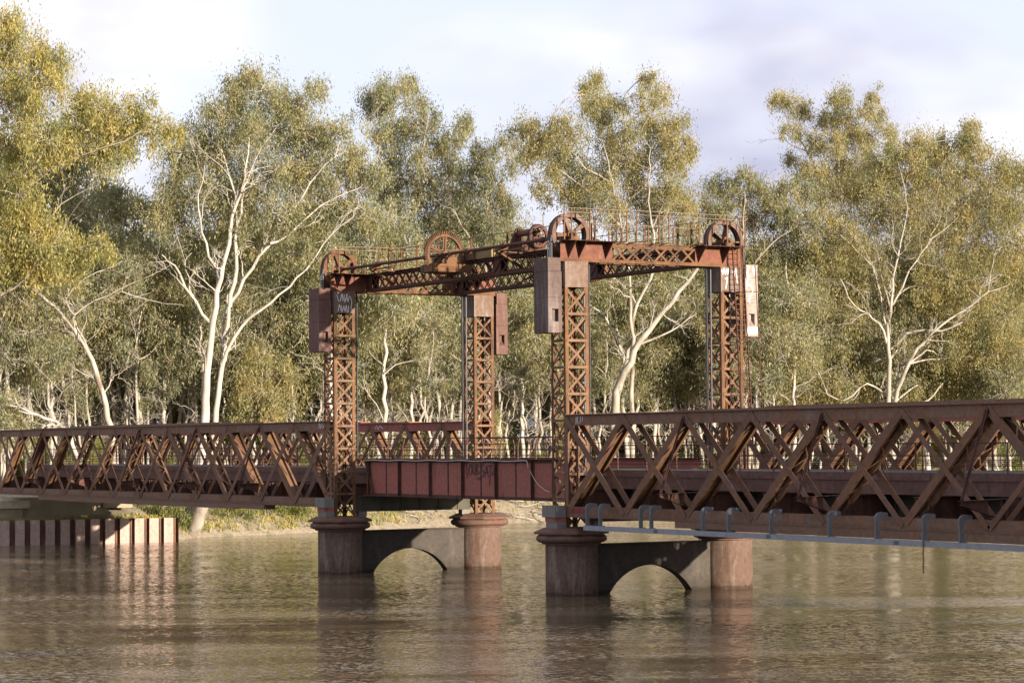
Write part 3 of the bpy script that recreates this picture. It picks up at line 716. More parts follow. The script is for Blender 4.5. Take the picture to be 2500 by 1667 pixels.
# ---- ladder on the right hand tower
r = empty('access_ladder', (1.0, WD+.25, 5.6), 'tall thin access ladder with looped rails on the farthest right tower', 'ladder')
m = MB(); bx, tx = 1.35, 0.82
for dy in (-0.28, 0.28): m.bar((bx, WD+.32+dy, 5.6), (tx, WD+.18+dy, 15.5), (0, 1, 0), 0.035, 0.07)
m.build('stringer', 'rust_dark', r)
m = MB()
for k in range(42):
    s_ = (k+.6)/42.0; x = bx+(tx-bx)*s_; y = WD+.32-.14*s_; m.tube([(x, y-.27, 5.6+9.9*s_), (x, y+.27, 5.6+9.9*s_)], 0.016, 6)
m.build('rung', 'rust', r)
m = MB()
for dy in (-.2, .55):
    m.tube([(bx+.35, WD+.32+dy, 7.4), (tx+.42, WD+.25+dy, 15.5), (tx+.38, WD+.25+dy, 16.65), (tx+.1, WD+.25+dy, 16.8), (tx-.1, WD+.25+dy, 16.6)], 0.022, 6)
for z in (13.35, 11.2): m.tube([(bx-.25, WD-.2, z), (bx+.25, WD+.1, z), (bx+.25, WD+.85, z)], 0.02, 6)
m.build('guard_rail', 'rust_dark', r)
for dy in (-.62,):
    MB().box(0.64, 0.67, WD-.55, WD-.02, 13.4, 13.43).build('bracket', 'rust_dark', r)

# ---- grey packing blocks beside the near towers
def blocks(x, label):
    r = empty('packing_block', (x, -1.0, Z_BASE-.06), label, 'block', 'timber packing blocks on the pier caps')
    MB().box(x-.30, x+.62, -1.12, -.64, Z_BASE-.08, 3.18).build('pale_block', 'timber', r)
    MB().box(x-.34, x+.60, -1.14, -.64, 3.182, 3.39).build('red_block', 'red', r)
    MB().box(x-.46, x+.64, -1.22, -.66, 3.392, 3.89).build('timber_block', 'timber', r)
blocks(0, 'grey timber block stack on the right pier cap beside the nearest tower')
blocks(-LS, 'grey timber block stack on the left pier cap')

# ------------------------------------------------------------------ truss spans
ZT0, ZT1, ZB0, ZB1 = 7.35, 7.82, 3.44, 3.86
def make_truss(root, x0, x1, n, mirror, far):
    """one side of a truss span: lattice of crossed diagonals between two chords"""
    fy = (lambda y: WD-y) if mirror else (lambda y: y)
    yo, yi = -0.60, -0.06
    L_ = (x1-x0)/n
    tr = empty('truss', (x0, fy(-.33), 3.1), None, None); tr.parent = root
    tr.location = V(*tr.location)-ORG[root.name]
    org = ORG[tr.name]
    def ybox(m, xa, xb, ya, yb, za, zb):
        a_, b_ = sorted((fy(ya), fy(yb))); m.box(xa, xb, a_, b_, za, zb); return m
    s = 1 if x1 > 0 else -1
    # top chord
    m = MB()
    ybox(m, x0, x1, yo, yo+.02, ZT0, ZT1-.02); ybox(m, x0, x1, yi-.02, yi, ZT0, ZT1-.02)
    ybox(m, x0, x1, yo-.10, yi+.10, ZT1-.018, ZT1+.012)
    ce = L_*1.85
    ybox(m, x0+ce, x1-ce, yo-.08, yi+.08, ZT1+.014, ZT1+.07)
    ybox(m, x0+ce*1.75, x1-ce*1.75, yo-.06, yi+.06, ZT1+.072, ZT1+.13)
    out_ = fy(yo); no_ = (0, -1, 0) if not mirror else (0, 1, 0)
    if not far:
        m.rivets((x0, out_, ZT1-.07), (x1, out_, ZT1-.07), int((x1-x0)/0.14), no_, 0.017, 0.014)
        m.rivets((x0, fy(yo-.07), ZT1+.012), (x1, fy(yo-.07), ZT1+.012), int((x1-x0)/0.14), (0, 0, 1), 0.02, 0.02)
        for k in range(n+1):
            x = x0+k*L_
            for dz in (.08, .16, .24, .32): m.rivets((x+.35, out_, ZT0+dz), (x+1.25, out_, ZT0+dz), 9, no_, 0.018, 0.014)
            for dx in (-.25, -.12, .12, .25): m.rivets((x+dx, out_, ZT0+.05), (x+dx, out_, ZT1-.1), 4, no_, 0.018, 0.014)
            for dx in (1.9, 2.0): m.rivets((x+dx, out_, ZT0+.05), (x+dx, out_, ZT1-.1), 4, no_, 0.018, 0.014)
    m.build('top_chord', 'chord' if not far else 'red', tr)
    # bottom chord
    m = MB()
    ybox(m, x0-.1, x1+.1, yo, yo+.02, ZB0, ZB1); ybox(m, x0-.1, x1+.1, yi-.02, yi, ZB0, ZB1)
    ybox(m, x0-.1, x1+.1, yo-.10, yo-.001, ZB0-.002, ZB0+.022); ybox(m, x0-.1, x1+.1, yo-.021, yo-.001, ZB0+.0225, ZB0+.13)
    ybox(m, x0-.1, x1+.1, yo-.08, yi+.08, ZB0-.045, ZB0-.004)
    ybox(m, x0+ce, x1-ce, yo-.07, yi+.07, ZB0-.30, ZB0-.047)
    ybox(m, x0+ce*1.5, x1-ce*1.5, yo-.10, yi+.10, ZB0-.335, ZB0-.302)
    if not far:
        o2 = fy(yo-.021)
        for dz in (.055, .10): m.rivets((x0, o2, ZB0+dz), (x1, o2, ZB0+dz), int((x1-x0)/0.13), no_, 0.018, 0.016)
        for k in range(n+1):
            x = x0+k*L_
            for dz in (.18, .25, .32, .38): m.rivets((x-1.25, out_, ZB0+dz), (x-.35, out_, ZB0+dz), 9, no_, 0.02, 0.014)
            for dx in (-.22, -.1, .1, .22): m.rivets((x+dx, out_, ZB0+.16), (x+dx, out_, ZB1-.03), 4, no_, 0.02, 0.014)
    m.build('bottom_chord', 'chord' if not far else 'truss', tr)
    if not far:
        e0, e1 = (x0+.25, x0+1.75) if s > 0 else (x1-.62, x1-.05)
        m = MB(); ybox(m, e0, e1, yo-.012, yo-.002, ZB0+.135, ZB1-.01)
        for z in np.arange(ZB0+.18, ZB1-.03, .075): m.rivets((e0+.03, fy(yo-.012), z), (e1-.03, fy(yo-.012), z), int((e1-e0)/.09), no_, 0.022, 0.018)
        m.build('splice_plate', 'redlead', tr)
    # diagonals: flat pairs in tension, stiff struts in compression
    za, zb = ZB0+.12, ZT0+.30
    for k in range(n):
        xa, xb = x0+k*L_, x0+(k+1)*L_
        left = k < n/2; cen = min(k, n-1-k)
        for up in (True, False):
            p0, p1 = ((xa, za), (xb, zb)) if up else ((xa, zb), (xb, za))
            strut = (up == left)
            wd = 0.32 if strut else 0.27
            if not strut: wd = 0.32-0.02*cen
            m = MB()
            dx, dz = p1[0]-p0[0], p1[1]-p0[1]; l = math.hypot(dx, dz); nx, nz = -dz/l*wd/2, dx/l*wd/2
            poly = [(p0[0]-nx, p0[1]-nz), (p1[0]-nx, p1[1]-nz), (p1[0]+nx, p1[1]+nz), (p0[0]+nx, p0[1]+nz)]
            th = 0.022
            oo = 0.003 if strut else 0.028
            for ya, yb in ((yo-oo-th, yo-oo), (yi+oo, yi+oo+th)):
                m.prism(poly, lambda u, v, a: (u, fy(a), v), ya, yb)
            nf0 = len(m.f)
            if strut:
                w0, w1 = fy(yo-oo), fy(yi+oo)
                A = V(p0[0]+dx*.06, 0, p0[1]+dz*.06); B = V(p1[0]-dx*.05, 0, p1[1]-dz*.05)
                # flanges of the two channels
                for ye in (yo-oo, yi+oo):
                    e = 1 if ye < -.3 else -1
                    for q in (-1, 1):
                        of = V(nx, 0, nz)*q*.94
                        c = V(0, fy(ye+e*.05), 0)
                        m.bar(A+of+c, B+of+c, (0, 1, 0), 0.085, 0.016)
                if cen < 3:
                    c = V(0, fy((yo+yi)/2), 0); m.bar(A+c, B+c, (0, 1, 0), abs(w1-w0)*.97, 0.016)
                else:
                    nl = 8
                    for q in (-1, 1):
                        of = V(nx, 0, nz)*q*.90
                        for j in range(nl):
                            a_ = A+(B-A)*j/nl+of; b_ = A+(B-A)*(j+1)/nl+of
                            ya_, yb_ = (w0, w1) if j % 2 == 0 else (w1, w0)
                            pa = a_+V(0, ya_*.9+w1*.05+w0*.05, 0); pb = b_+V(0, yb_*.9+w1*.05+w0*.05, 0)
                            m.bar(pa, pb, np.cross(pb-pa, V(nx, 0, nz)), 0.06, 0.012)
            o_ = m.build('diagonal', 'truss', tr)
            if strut:
                o_.data.materials.append(M['rust_strut']); o_.data.polygons.foreach_set('material_index', [0 if i < nf0 else 1 for i in range(len(m.f))])
    # end posts
    for xe in (x0, x1):
        m = MB()
        ybox(m, xe-.12, xe+.12, yo-.004, yo+.016, ZB1+.001, ZT0-.001); ybox(m, xe-.12, xe+.12, yi-.016, yi+.004, ZB1+.001, ZT0-.001)
        if (xe == x0) == (s > 0): pass
        m.build('end_post', 'truss', tr)
    return tr
def railing(root, x0, x1, y, z, h, step, rails, name='railing', mt='rail', bent=0.0, sub=True):
    rg = MB()
    for zz in rails: rg.tube([(x, y, z+zz+0.004*math.sin(x*1.3)) for x in np.linspace(x0, x1, max(2, int(abs(x1-x0)/3)))], 0.026 if zz == rails[-1] else 0.018, 6)
    ra = rg.build(name, mt, root)
    x = x0+step*.4
    while x < x1:
        m = MB()
        if bent: m.bar((x, y+.02, z), (x, y+.02, z+h*.62), (1, 0, 0), 0.06, 0.05).bar((x, y+.02, z+h*.60), (x, y+.02+bent, z+h*.98), (1, 0, 0), 0.06, 0.045)
        else: m.bar((x, y+.03, z-.12), (x, y+.03, z+h), (1, 0, 0), 0.055, 0.05)
        m.build('post', mt, ra); x += step
    return ra
def make_span(x0, x1, n, label, cut_lo, cut_hi):
    root = empty('truss_span', (x0, WD/2, 3.1), label, 'bridge span', 'truss spans either side of the lift span')
    make_truss(root, x0, x1, n, False, False)
    make_truss(root, x0, x1, n, True, True)
    L_ = (x1-x0)/n
    MB().box(x0-.2, x1+.2, 1.62, WD-1.62, 5.16, 5.40).build('road_deck', 'asphalt', root)
    for y, s_ in ((1.5, 1), (WD-1.5, -1)):
        m = MB(); lo, hi = sorted((y, y+s_*.10)); m.box(x0-.2, x1+.2, lo, hi, 4.60, 5.12)
        lo, hi = sorted((y-s_*.06, y+s_*.118)); m.box(x0-.2, x1+.2, lo, hi, 5.122, 5.42)
        x = x0+1.2
        while x < x1: m.box(x-.012, x+.012, *sorted((y-s_*.012, y-s_*.001)), 4.61, 5.11); x += 4.55
        for k in range(int((x1-x0)/1.52)):
            xx = x0+.6+k*1.52
            m.rivets((xx, y-s_*.06, 5.2), (xx+.18, y-s_*.06, 5.2), 2, (0, -s_, 0), 0.025, 0.02)
        m.build('deck_edge', 'deck', root)
        railing(root, x0-.1, x1+.1, y-s_*.02, 5.42, 1.06, 2.27, (0.26, 0.40, 0.60, 1.06))
    for y in (2.7, WD-2.7):
        m = MB().box(x0, x1, y-.012, y+.012, 3.72, 5.158).box(x0, x1, y-.14, y+.14, 3.69, 3.718)
        for k in range(int((x1-x0)/1.5)): m.box(x0+.3+k*1.5, x0+.36+k*1.5, y-.1, y-.0121, 3.72, 5.15)
        m.build('stringer', 'olive', root)
    for k in range(n+1):
        x = x0+k*L_
        m = MB().box(x-.012, x+.012, -.03, WD+.03, 3.62, 4.56).box(x-.16, x+.16, -.03, WD+.03, 3.60, 3.618).box(x-.16, x+.16, -.03, WD+.03, 4.562, 4.585)
        for y in (.35, WD-.35): m.box(x-.155, x-.013, y-.3, y+.3, 3.62, 4.56).box(x+.013, x+.155, y-.3, y+.3, 3.62, 4.56)
        m.build('cross_beam', 'rust_dark', root)
    for k in range(2, n-1, 2):
        x = x0+k*L_
        for sg in (1, -1):
            fy = (lambda y: y) if sg > 0 else (lambda y: WD-y)
            m = MB().bar((x, fy(-.64), 7.66), (x, fy(-1.80), 4.58), (1, 0, 0), 0.16, 0.018).bar((x, fy(-.68), 7.58), (x, fy(-1.80), 4.56), (0, 1, 0), 0.10, 0.016)
            m.bar((x, fy(-1.88), 4.53), (x, fy(-.03), 4.575), (1, 0, 0), 0.20, 0.022)
            m.bar((x, fy(-1.84), 4.40), (x, fy(-.10), 3.88), (1, 0, 0), 0.18, 0.02)
            m.prism([(fy(-1.84), 4.41), (fy(-.66), 4.05), (fy(-.66), 4.55), (fy(-1.84), 4.52)], lambda u, v, a: (a, u, v), x-.008, x+.008)
            m.build('outrigger_bracket', 'rust_dark', root)
    return root
spR = make_span(0.62, 0.62+12*4.53, 12, 'long maroon truss span with crossed diagonals filling the right side', 0, 0)
spL = make_span(-22.0-12*4.40, -22.0-.55, 12, 'long maroon truss span with sunlit diagonals running to the left bank', 0, 0)
strokes(spR, 'painted_mark', 'white_paint', lambda u, v, a: (1.45+u, -.622-a, 7.42+v), [[(0, 0), (0.02, .3)], [(0.16, 0.32), (0.1, 0.15), (0.18, 0.0)], [(0.34, 0.02), (0.38, .3)], [(0.55, .3), (0.5, 0.1)]], 0.03)
strokes(spL, 'graffiti', 'white_paint', lambda u, v, a: (-23.9+u, -.622-a, 7.38+v), [[(0, .1), (.1, .35), (.2, .05), (.3, .36), (.42, .1)], [(.5, .35), (.55, .1), (.7, .3)]], 0.025)
strokes(spL, 'far_graffiti', 'white_paint', lambda u, v, a: (-38.5+u, WD+.05-a, 7.42+v), [[(0, 0), (.2, .3), (.4, .05), (.5, .28)], [(3.6, .1), (3.8, .3), (4.0, .05), (4.2, .28), (4.6, .1)]], 0.03)

# ---- lift span
r = empty('lift_span', (-LS/2, WD/2, 3.95), 'faded red plate girder lift span hanging between the towers', 'bridge span')
xa, xb = -21.35, -0.75
for y, s_ in ((0.9, 1), (WD-0.9, -1)):
    g = MB().box(xa, xb, y-.012, y+.012, 4.03, 5.85).build('girder_web', 'red', r)
    m = MB().box(xa-.1, xb, y-.20, y+.20, 5.852, 5.885).box(xa-.1, xb, y-.20, y+.20, 3.99, 4.028)
    m.box(xa, xb, *sorted((y-s_*.013, y-s_*.03)), 5.70, 5.851).box(xa, xb, *sorted((y-s_*.013, y-s_*.03)), 4.0285, 4.14)
    m.rivets((xa, y-s_*.16, 5.885), (xb, y-s_*.16, 5.885), 150, (0, 0, 1), 0.02, 0.018)
    m.build('flange', 'rust_dark', r)
    for x in (-21.0, -17.67, -14.43, -11.19, -7.99, -4.69, -1.6): MB().box(x-.11, x+.11, *sorted((y-s_*.0135, y-s_*.025)), 4.142, 5.698).box(x-.012, x+.012, *sorted((y-s_*.0255, y-s_*.16)), 4.03, 5.85).build('stiffener', 'rust_dark', g)
    for x in (-19.19, -15.98, -12.71, -9.5, -6.26, -3.0):
        st = MB().box(x-.06, x+.06, *sorted((y-s_*.0135, y-s_*.022)), 4.142, 5.698)
        for dx in (-.03, .03): st.rivets((x+dx, y-s_*.022, 4.2), (x+dx, y-s_*.022, 5.65), 20, (0, -s_, 0), 0.016, 0.014)
        st.build('splice_strip', 'rust_dark', g)
    railing(r, xa, xb, y, 5.89, 1.0, 1.62, (0.14, 0.42, 0.70, 1.0), 'railing', 'rail', 0.10*s_)
    MB().bar((xa+.1, y-s_*.14, 5.75), (xa+.95, y-s_*.14, 4.15), (0, 1, 0), 0.10, 0.08).build('end_brace', 'rust_dark', r)
MB().box(xa, xb, 0.92, WD-.92, 5.16, 5.40).build('road_deck', 'asphalt', r)
m = MB()
for x in np.linspace(xa+.2, xb-.2, 8): m.box(x-.10, x+.10, 0.915, WD-.915, 4.2, 5.10)
m.build('cross_beam', 'rust_dark', r)
m = MB()
for y in (2.6, WD-2.6): m.box(xa, xb, y-.1, y+.1, 4.75, 5.158)
m.build('stringer', 'olive', r)
m = MB().tube([(x, .68, 5.80+.015*math.sin(x*2.1)) for x in np.linspace(xa, -5.0, 40)]+[(-4.85, .67, 5.76), (-4.8, .67, 5.5)], 0.022, 6)
m.build('cable', 'cable', r)
MB().tube([(-4.6, .66, 5.35), (-4.3, .655, 5.05), (-3.9, .65, 4.75), (-3.3, .64, 4.5), (-2.9, .64, 4.42)], 0.014, 6).build('loose_cable', 'cable', r)
tou = [[(0, .95), (.42, .98)], [(.16, .98), (.24, .35), (.3, 0.02)],                                                   # T
       [(.58, .9), (.42, .6), (.48, .25), (.66, .2), (.76, .5), (.7, .85), (.58, .9)],                                    # O
       [(.86, .95), (.84, .45), (.92, .22), (1.06, .3), (1.1, .9)],                                                         # U
       [(1.2, .2), (1.2, .95), (1.42, .8), (1.22, .58), (1.5, .38), (1.2, .2)],                                             # B
       [(1.95, .95), (1.7, .85), (1.72, .62), (1.98, .45), (1.9, .12), (1.64, .16)],                                        # S
       [(2.06, .1), (2.24, .8), (2.42, .1)], [(2.1, .38), (2.38, .38)],                                                     # A
       [(2.4, .82), (2.86, .84)], [(2.62, .82), (2.58, .1), (2.52, -.45)],                                                  # T
       [(2.9, .98), (3.14, .95), (2.8, .25), (3.1, .3), (3.2, .3)], [(1.25, -.1), (1.4, .06), (1.55, -.08), (1.7, .06)]]
strokes(r, 'graffiti', 'black_paint', lambda u, v, a: (-11.05+u*.94, .862-a, 4.98+v*.72), tou, 0.055)

# ---- galvanised beam hung on hooks from the right truss
r = empty('service_beam', (16, -1.1, 2.9), 'pale grey steel beam hung on curved hooks under the right truss', 'beam')
m = MB().box(2.89, 36, -1.20, -1.185, 2.90, 3.10).box(2.89, 36, -1.1845, -1.02, 3.084, 3.10).box(2.89, 36, -1.1845, -1.02, 2.90, 2.914)
m.build('beam', 'galv', r)
for x in (8.4, 16.05, 23.6, 31.0):
    m = MB().box(x-.14, x+.14, -1.207, -1.2005, 2.93, 3.07)
    for dx in (-.07, .07): m.rivets((x+dx, -1.207, 2.935), (x+dx, -1.207, 3.065), 4, (0, -1, 0), 0.016, 0.02)
    m.build('joint_plate', 'hook', r)
hk = [(-1.21, 3.10), (-1.045, 3.10), (-1.045, 3.66), (-.98, 3.80), (-.86, 3.88), (-.64, 3.885), (-.64, 4.02), (-.92, 4.05), (-1.10, 4.02), (-1.19, 3.94), (-1.21, 3.86)]
for x in (3.11, 4.13, 7.21, 7.99, 11.65, 13.4, 16.14, 19.73, 22.44, 25.02, 26.94, 30.4, 33.2):
    m = MB().prism(hk, lambda u, v, a: (a, u, v), x-.035, x+.035)
    m.box(x-.05, x+.20, -1.17, -1.03, 3.101, 3.125).build('hook', 'hook', r)
r = empty('hanging_chain', (25.1, -1.24, 2.0), 'short rusty chain dangling from the grey beam over the water', 'chain')
m = MB()
for k in range(14):
    z = 3.04-.077*k; ax = (1, 0) if k % 2 else (0, 1)
    c = V(25.1+.012*math.sin(k), -1.245, z)
    m.tube([c+V(ax[0]*.026*math.cos(t_), ax[1]*.026*math.cos(t_), .048*math.sin(t_)) for t_ in np.linspace(0, 2*math.pi, 9)], 0.011, 5, cap=False)
m.build('link', 'rust_dark', r)

# ------------------------------------------------------------------ sheet piling and abutment on the left bank
r = empty('sheet_pile_wall', (-70, 4, 0), 'pinkish corrugated sheet pile wall at the left water edge', 'retaining wall')
P0, P1 = V(-70.9, -12.6, 0), V(-67.75, 9.85, 0); d = nrm(P1-P0); nn = V(d[1], -d[0], 0)
tot = np.linalg.norm(P1-P0); per = tot/22.0
pan, joi = MB(), MB()
for k in range(22):
    a0 = P0+d*per*k; 
    def Q(u, v, dep): return a0+d*u+nn*dep+V(0, 0, v)
    for (u0, d0), (u1, d1), tgt in (((0, 0), (per*.62, 0), pan), ((per*.62, 0), (per*.68, -.34), joi), ((per*.68, -.34), (per*.95, -.34), joi), ((per*.95, -.34), (per, 0), joi)):
        zt = 1.68-.01*math.sin(k)
        tgt.add([Q(u0, -1.5, d0), Q(u1, -1.5, d1), Q(u1, zt, d1), Q(u0, zt, d0), Q(u0, -1.5, d0-.02), Q(u1, -1.5, d1-.02), Q(u1, zt, d1-.02), Q(u0, zt, d0-.02)],
                [(0,1,2,3),(7,6,5,4),(3,2,6,7),(0,3,7,4),(1,5,6,2)])
    joi.bar(Q(per*.81, -1.2, -.30), Q(per*.81, 1.6, -.30), d, 0.05, 0.04)
pan.build('pan', 'pile', r); joi.build('joint', 'pile_dark', r)
m = MB()
for k in range(8): m.add([P1-nn*.5*k+V(0,0,-1), P1-nn*(.5*k+.5)+V(0,0,-1), P1-nn*(.5*k+.5)+V(0,0,1.6), P1-nn*.5*k+V(0,0,1.6)], [(0,1,2,3)])
m.build('return_panel', 'pile_dark', r)
r = empty('abutment', (-74.5, 3, 1.2), 'stained concrete abutment under the far end of the left truss', 'abutment')
MB().box(-77.5, -73.5, 0.45, 6.4, .9, 3.12).build('wall', 'concrete', r)
MB().box(-77.5, -73.1, -7, 0.45, .9, 2.41).build('wing_wall', 'concrete', r)
MB().box(-77.5, -72.9, -7, 0.90, 2.412, 2.93).build('ledge', 'stone', r)
MB().box(-77.5, -73.3, 6.42, 8.65, 2.30, 2.75).build('side_ledge', 'concrete', r)
MB().box(-77.5, -73.6, 6.42, 6.9, .9, 2.298).build('side_wall', 'concrete', r)

# ------------------------------------------------------------------ trees
def fast_mesh(name, v, f, mat, smooth=False):
    me = bpy.data.meshes.new(name); nv, nf, k = len(v), len(f), f.shape[1]
    me.vertices.add(nv); me.vertices.foreach_set('co', np.ascontiguousarray(v, np.float32).ravel())
    me.loops.add(nf*k); me.loops.foreach_set('vertex_index', np.ascontiguousarray(f, np.int32).ravel())
    me.polygons.add(nf); me.polygons.foreach_set('loop_start', np.arange(0, nf*k, k, dtype=np.int32))
    me.polygons.foreach_set('loop_total', np.full(nf, k, np.int32))
    if smooth: me.polygons.foreach_set('use_smooth', np.ones(nf, bool))
    me.update(calc_edges=True); me.validate(); me.materials.append(M[mat]); return me
class Tree:
    def __init__(s, seed): s.r = np.random.default_rng(seed); s.wv = []; s.wf = []; s.n = 0; s.lv = []; s.limb = []
    def tube(s, pts, rad, n=7):
        pts = np.asarray(pts, float); m = len(pts)
        d = np.gradient(pts, axis=0); d /= np.maximum(np.linalg.norm(d, axis=1), 1e-9)[:, None]
        ref = V(0.31, 0.95, 0.05) if abs(d[:, 1].mean()) < 0.85 else V(1, 0, 0)
        u = np.cross(d, ref); u /= np.maximum(np.linalg.norm(u, axis=1), 1e-9)[:, None]; w = np.cross(d, u)
        a = np.arange(n)*2*math.pi/n; rad = np.broadcast_to(rad, (m,))
        ring = pts[:, None]+rad[:, None, None]*(np.cos(a)[None, :, None]*u[:, None]+np.sin(a)[None, :, None]*w[:, None])
        i, k = np.meshgrid(np.arange(m-1), np.arange(n), indexing='ij'); i, k = i.ravel(), k.ravel(); k2 = (k+1) % n
        s.wf.append(np.stack([i*n+k, i*n+k2, (i+1)*n+k2, (i+1)*n+k], 1)+s.n); s.wv.append(ring.reshape(-1, 3)); s.n += m*n
    def path(s, ctrl, step=0.9, wob=0.12):
        """smooth wandering line through the control points"""
        c = np.asarray(ctrl, float); out_ = []
        cc = np.vstack([2*c[0]-c[1], c, 2*c[-1]-c[-2]])
        for i in range(1, len(cc)-2):
            k = max(2, int(np.linalg.norm(cc[i+1]-cc[i])/step)); tt = np.arange(k)/k
            p0, p1, p2, p3 = cc[i-1], cc[i], cc[i+1], cc[i+2]
            out_.append(0.5*((2*p1)+np.outer(tt, p2-p0)+np.outer(tt**2, 2*p0-5*p1+4*p2-p3)+np.outer(tt**3, -p0+3*p1-3*p2+p3)))
        p = np.vstack(out_+[c[-1:]])
        if len(p) > 3: p[1:-1] += s.r.normal(0, wob, (len(p)-2, 3))*V(1, 1, 0.4)
        return p
    def limb_to(s, ctrl, r0, r1, n=7, wob=0.1, keep=True):
        p = s.path(ctrl, wob=wob); tt = np.linspace(0, 1, len(p)); rad = r0+(r1-r0)*tt**0.85
        s.tube(p, rad, n)
        if keep: s.limb.append((p, rad))
        return p
    def leaves(s, c, n, spread, size):
        """n leaves hanging round each of the centres c"""
        k = len(c); cc = np.repeat(c, n, 0)+s.r.normal(0, 1, (k*n, 3))*np.repeat(np.broadcast_to(spread, (k,)), n)[:, None]*V(.8, .8, 1.3)
        m = k*n
        d = s.r.normal(0, 0.55, (m, 3)); d[:, 2] = -0.9-0.5*s.r.random(m); d[s.r.random(m) < 0.16] *= V(1.6, 1.6, -0.3)
        d /= np.linalg.norm(d, axis=1)[:, None]
        e = np.cross(d, s.r.normal(0, 1, (m, 3))); e /= np.maximum(np.linalg.norm(e, axis=1), 1e-6)[:, None]
        ln = size*(0.65+0.7*s.r.random(m))[:, None]; wd = ln*(0.095+0.05*s.r.random(m))[:, None]
        s.lv.append(np.stack([cc, cc+d*ln*.42+e*wd, cc+d*ln, cc+d*ln*.42-e*wd], 1).reshape(-1, 3))
    def blob(s, C, rad, dens=1.0, size=0.29, twig=True, flat=0.85):
        rad *= 1.08; nc = max(7, int(22*(rad/1.8)**1.7))
        u = s.r.normal(0, 1, (nc, 3)); u /= np.linalg.norm(u, axis=1)[:, None]
        rr = rad*((0.25+0.75*s.r.random(nc)**0.6)*np.where(s.r.random(nc) < .25, 1.35, 1))[:, None]; q = C+u*rr*V(1, 1, flat)-V(0, 0, .12*rad)
        sp = s.r.uniform(0.17, 0.58, nc)*min(1.25, max(0.8, rad/1.9))
        s.leaves(q, int(98*dens), sp*1.2, size)
        if twig:
            for i in range(nc):
                mid = (C+q[i])/2+s.r.normal(0, .12, 3)+V(0, 0, .12)
                s.tube(np.array([C, mid, q[i]]), np.array([.035, .026, .012]), 4)
    def join(s, C, r0=0.10):
        """branch from the nearest limb below to a clump of foliage"""
        best = None
        for p, rad in s.limb:
            dv = p-C; dist = np.linalg.norm(dv, axis=1)+np.where(dv[:, 2] > -0.3, 6+4*np.maximum(dv[:, 2], 0), 0)
            i = int(dist.argmin())
            if best is None or dist[i] < best[0]: best = (dist[i], p[i], rad[i])
        if best is None: return
        _, a, ra = best; dd = C-a; l = np.linalg.norm(dd)
        if l < 0.3: return
        c1 = a+dd*.35+V(0, 0, .10*l)+s.r.normal(0, .06*l, 3); c2 = a+dd*.7+V(0, 0, .10*l)+s.r.normal(0, .05*l, 3)
        rr = min(ra*.7, r0*(0.6+.08*l)); s.limb_to([a, c1, c2, C], rr, .03, 6, .07)
    def bare(s, a, dirn, l, r0, depth=2):
        """leafless forking branch"""
        dirn = nrm(dirn); e = a+dirn*l; p = s.limb_to([a, a+dirn*l*.35+s.r.normal(0, .07*l, 3), a+dirn*l*.7+s.r.normal(0, .07*l, 3), e], r0, r0*.35, 5, .05, False)
        if depth:
            for k in range(3):
                j = int(len(p)*s.r.uniform(.35, .95)); s.bare(p[min(j, len(p)-1)], dirn+s.r.normal(0, .5, 3)+V(0, 0, .15), l*s.r.uniform(.35, .6), r0*.5, depth-1)
    def finish(s, root, leafm, barkm, org):
        me = fast_mesh('trunk', np.vstack(s.wv)-org, np.vstack(s.wf), barkm, True)
        o = bpy.data.objects.new('trunk', me); COL.objects.link(o); o.parent = root
        if s.lv:
            v = np.vstack(s.lv)-org; f = np.arange(len(v)).reshape(-1, 4)
            me = fast_mesh('crown', v, f, leafm); o = bpy.data.objects.new('crown', me); COL.objects.link(o); o.parent = root
NL = [0]
def hero(label, seed, D, limbs, blobs, leafm, barkm, base=None, depth=3.5, size=0.29, dens=1.0, group='tall gum trees along the far bank', twins=0.75, front=0.25):
    t = Tree(seed)
    mpp = D/F_PX*2500/2352                           # metres per view pixel at this distance
    b = at(*limbs[0][0][0], D); org = V(b[0], b[1], 3.0)
    root = empty('gum_tree', org, label, 'tree', group)
    for pts, w0, w1 in limbs:
        off = t.r.normal(0, depth*.45); c = []
        for i, q in enumerate(pts):
            dz = (q[2] if len(q) > 2 else off*min(1.0, i/2.5))
            c.append(at(q[0], q[1], D+dz))
        if pts is limbs[0][0]: c = [org-V(0, 0, .6)]+c
        sl = .92 if pts is limbs[0][0] else .64
        t.limb_to(c, w0*mpp/2*sl, w1*mpp/2*sl, 9, 0.09)
    for (p, rad_), (pts, w0, w1) in zip(list(t.limb), limbs):
        ln = np.linalg.norm(p[-1]-p[0])
        if not blobs: continue
        for k in range(max(2, int(ln/2.2))):
            j = int(len(p)*t.r.uniform(.32, .95)); dj = nrm(p[min(j+1, len(p)-1)]-p[j-1]); sd_ = nrm(dj*.8+t.r.normal(0, .6, 3)+V(0, 0, .3))
            t.bare(p[j], sd_, t.r.uniform(1.6, 3.6), min(rad_[j]*.6, .075), 2)
    for x, y, rp in blobs:
        rad = rp*mpp
        C = at(x, y, D+t.r.uniform(-front, 1)*depth); t.join(C); t.blob(C, rad, dens, size)
        if t.r.random() < twins:
            C2 = at(x+t.r.uniform(-.4, .4)*rp, y+t.r.uniform(0.1, .6)*rp, D+depth*.6+t.r.uniform(0, 1)*depth); t.join(C2); t.blob(C2, rad*.9, dens*.8, size)
    t.finish(root, leafm, barkm, org); NL[0] += sum(len(q) for q in t.lv)//4
    return root
TREES = True
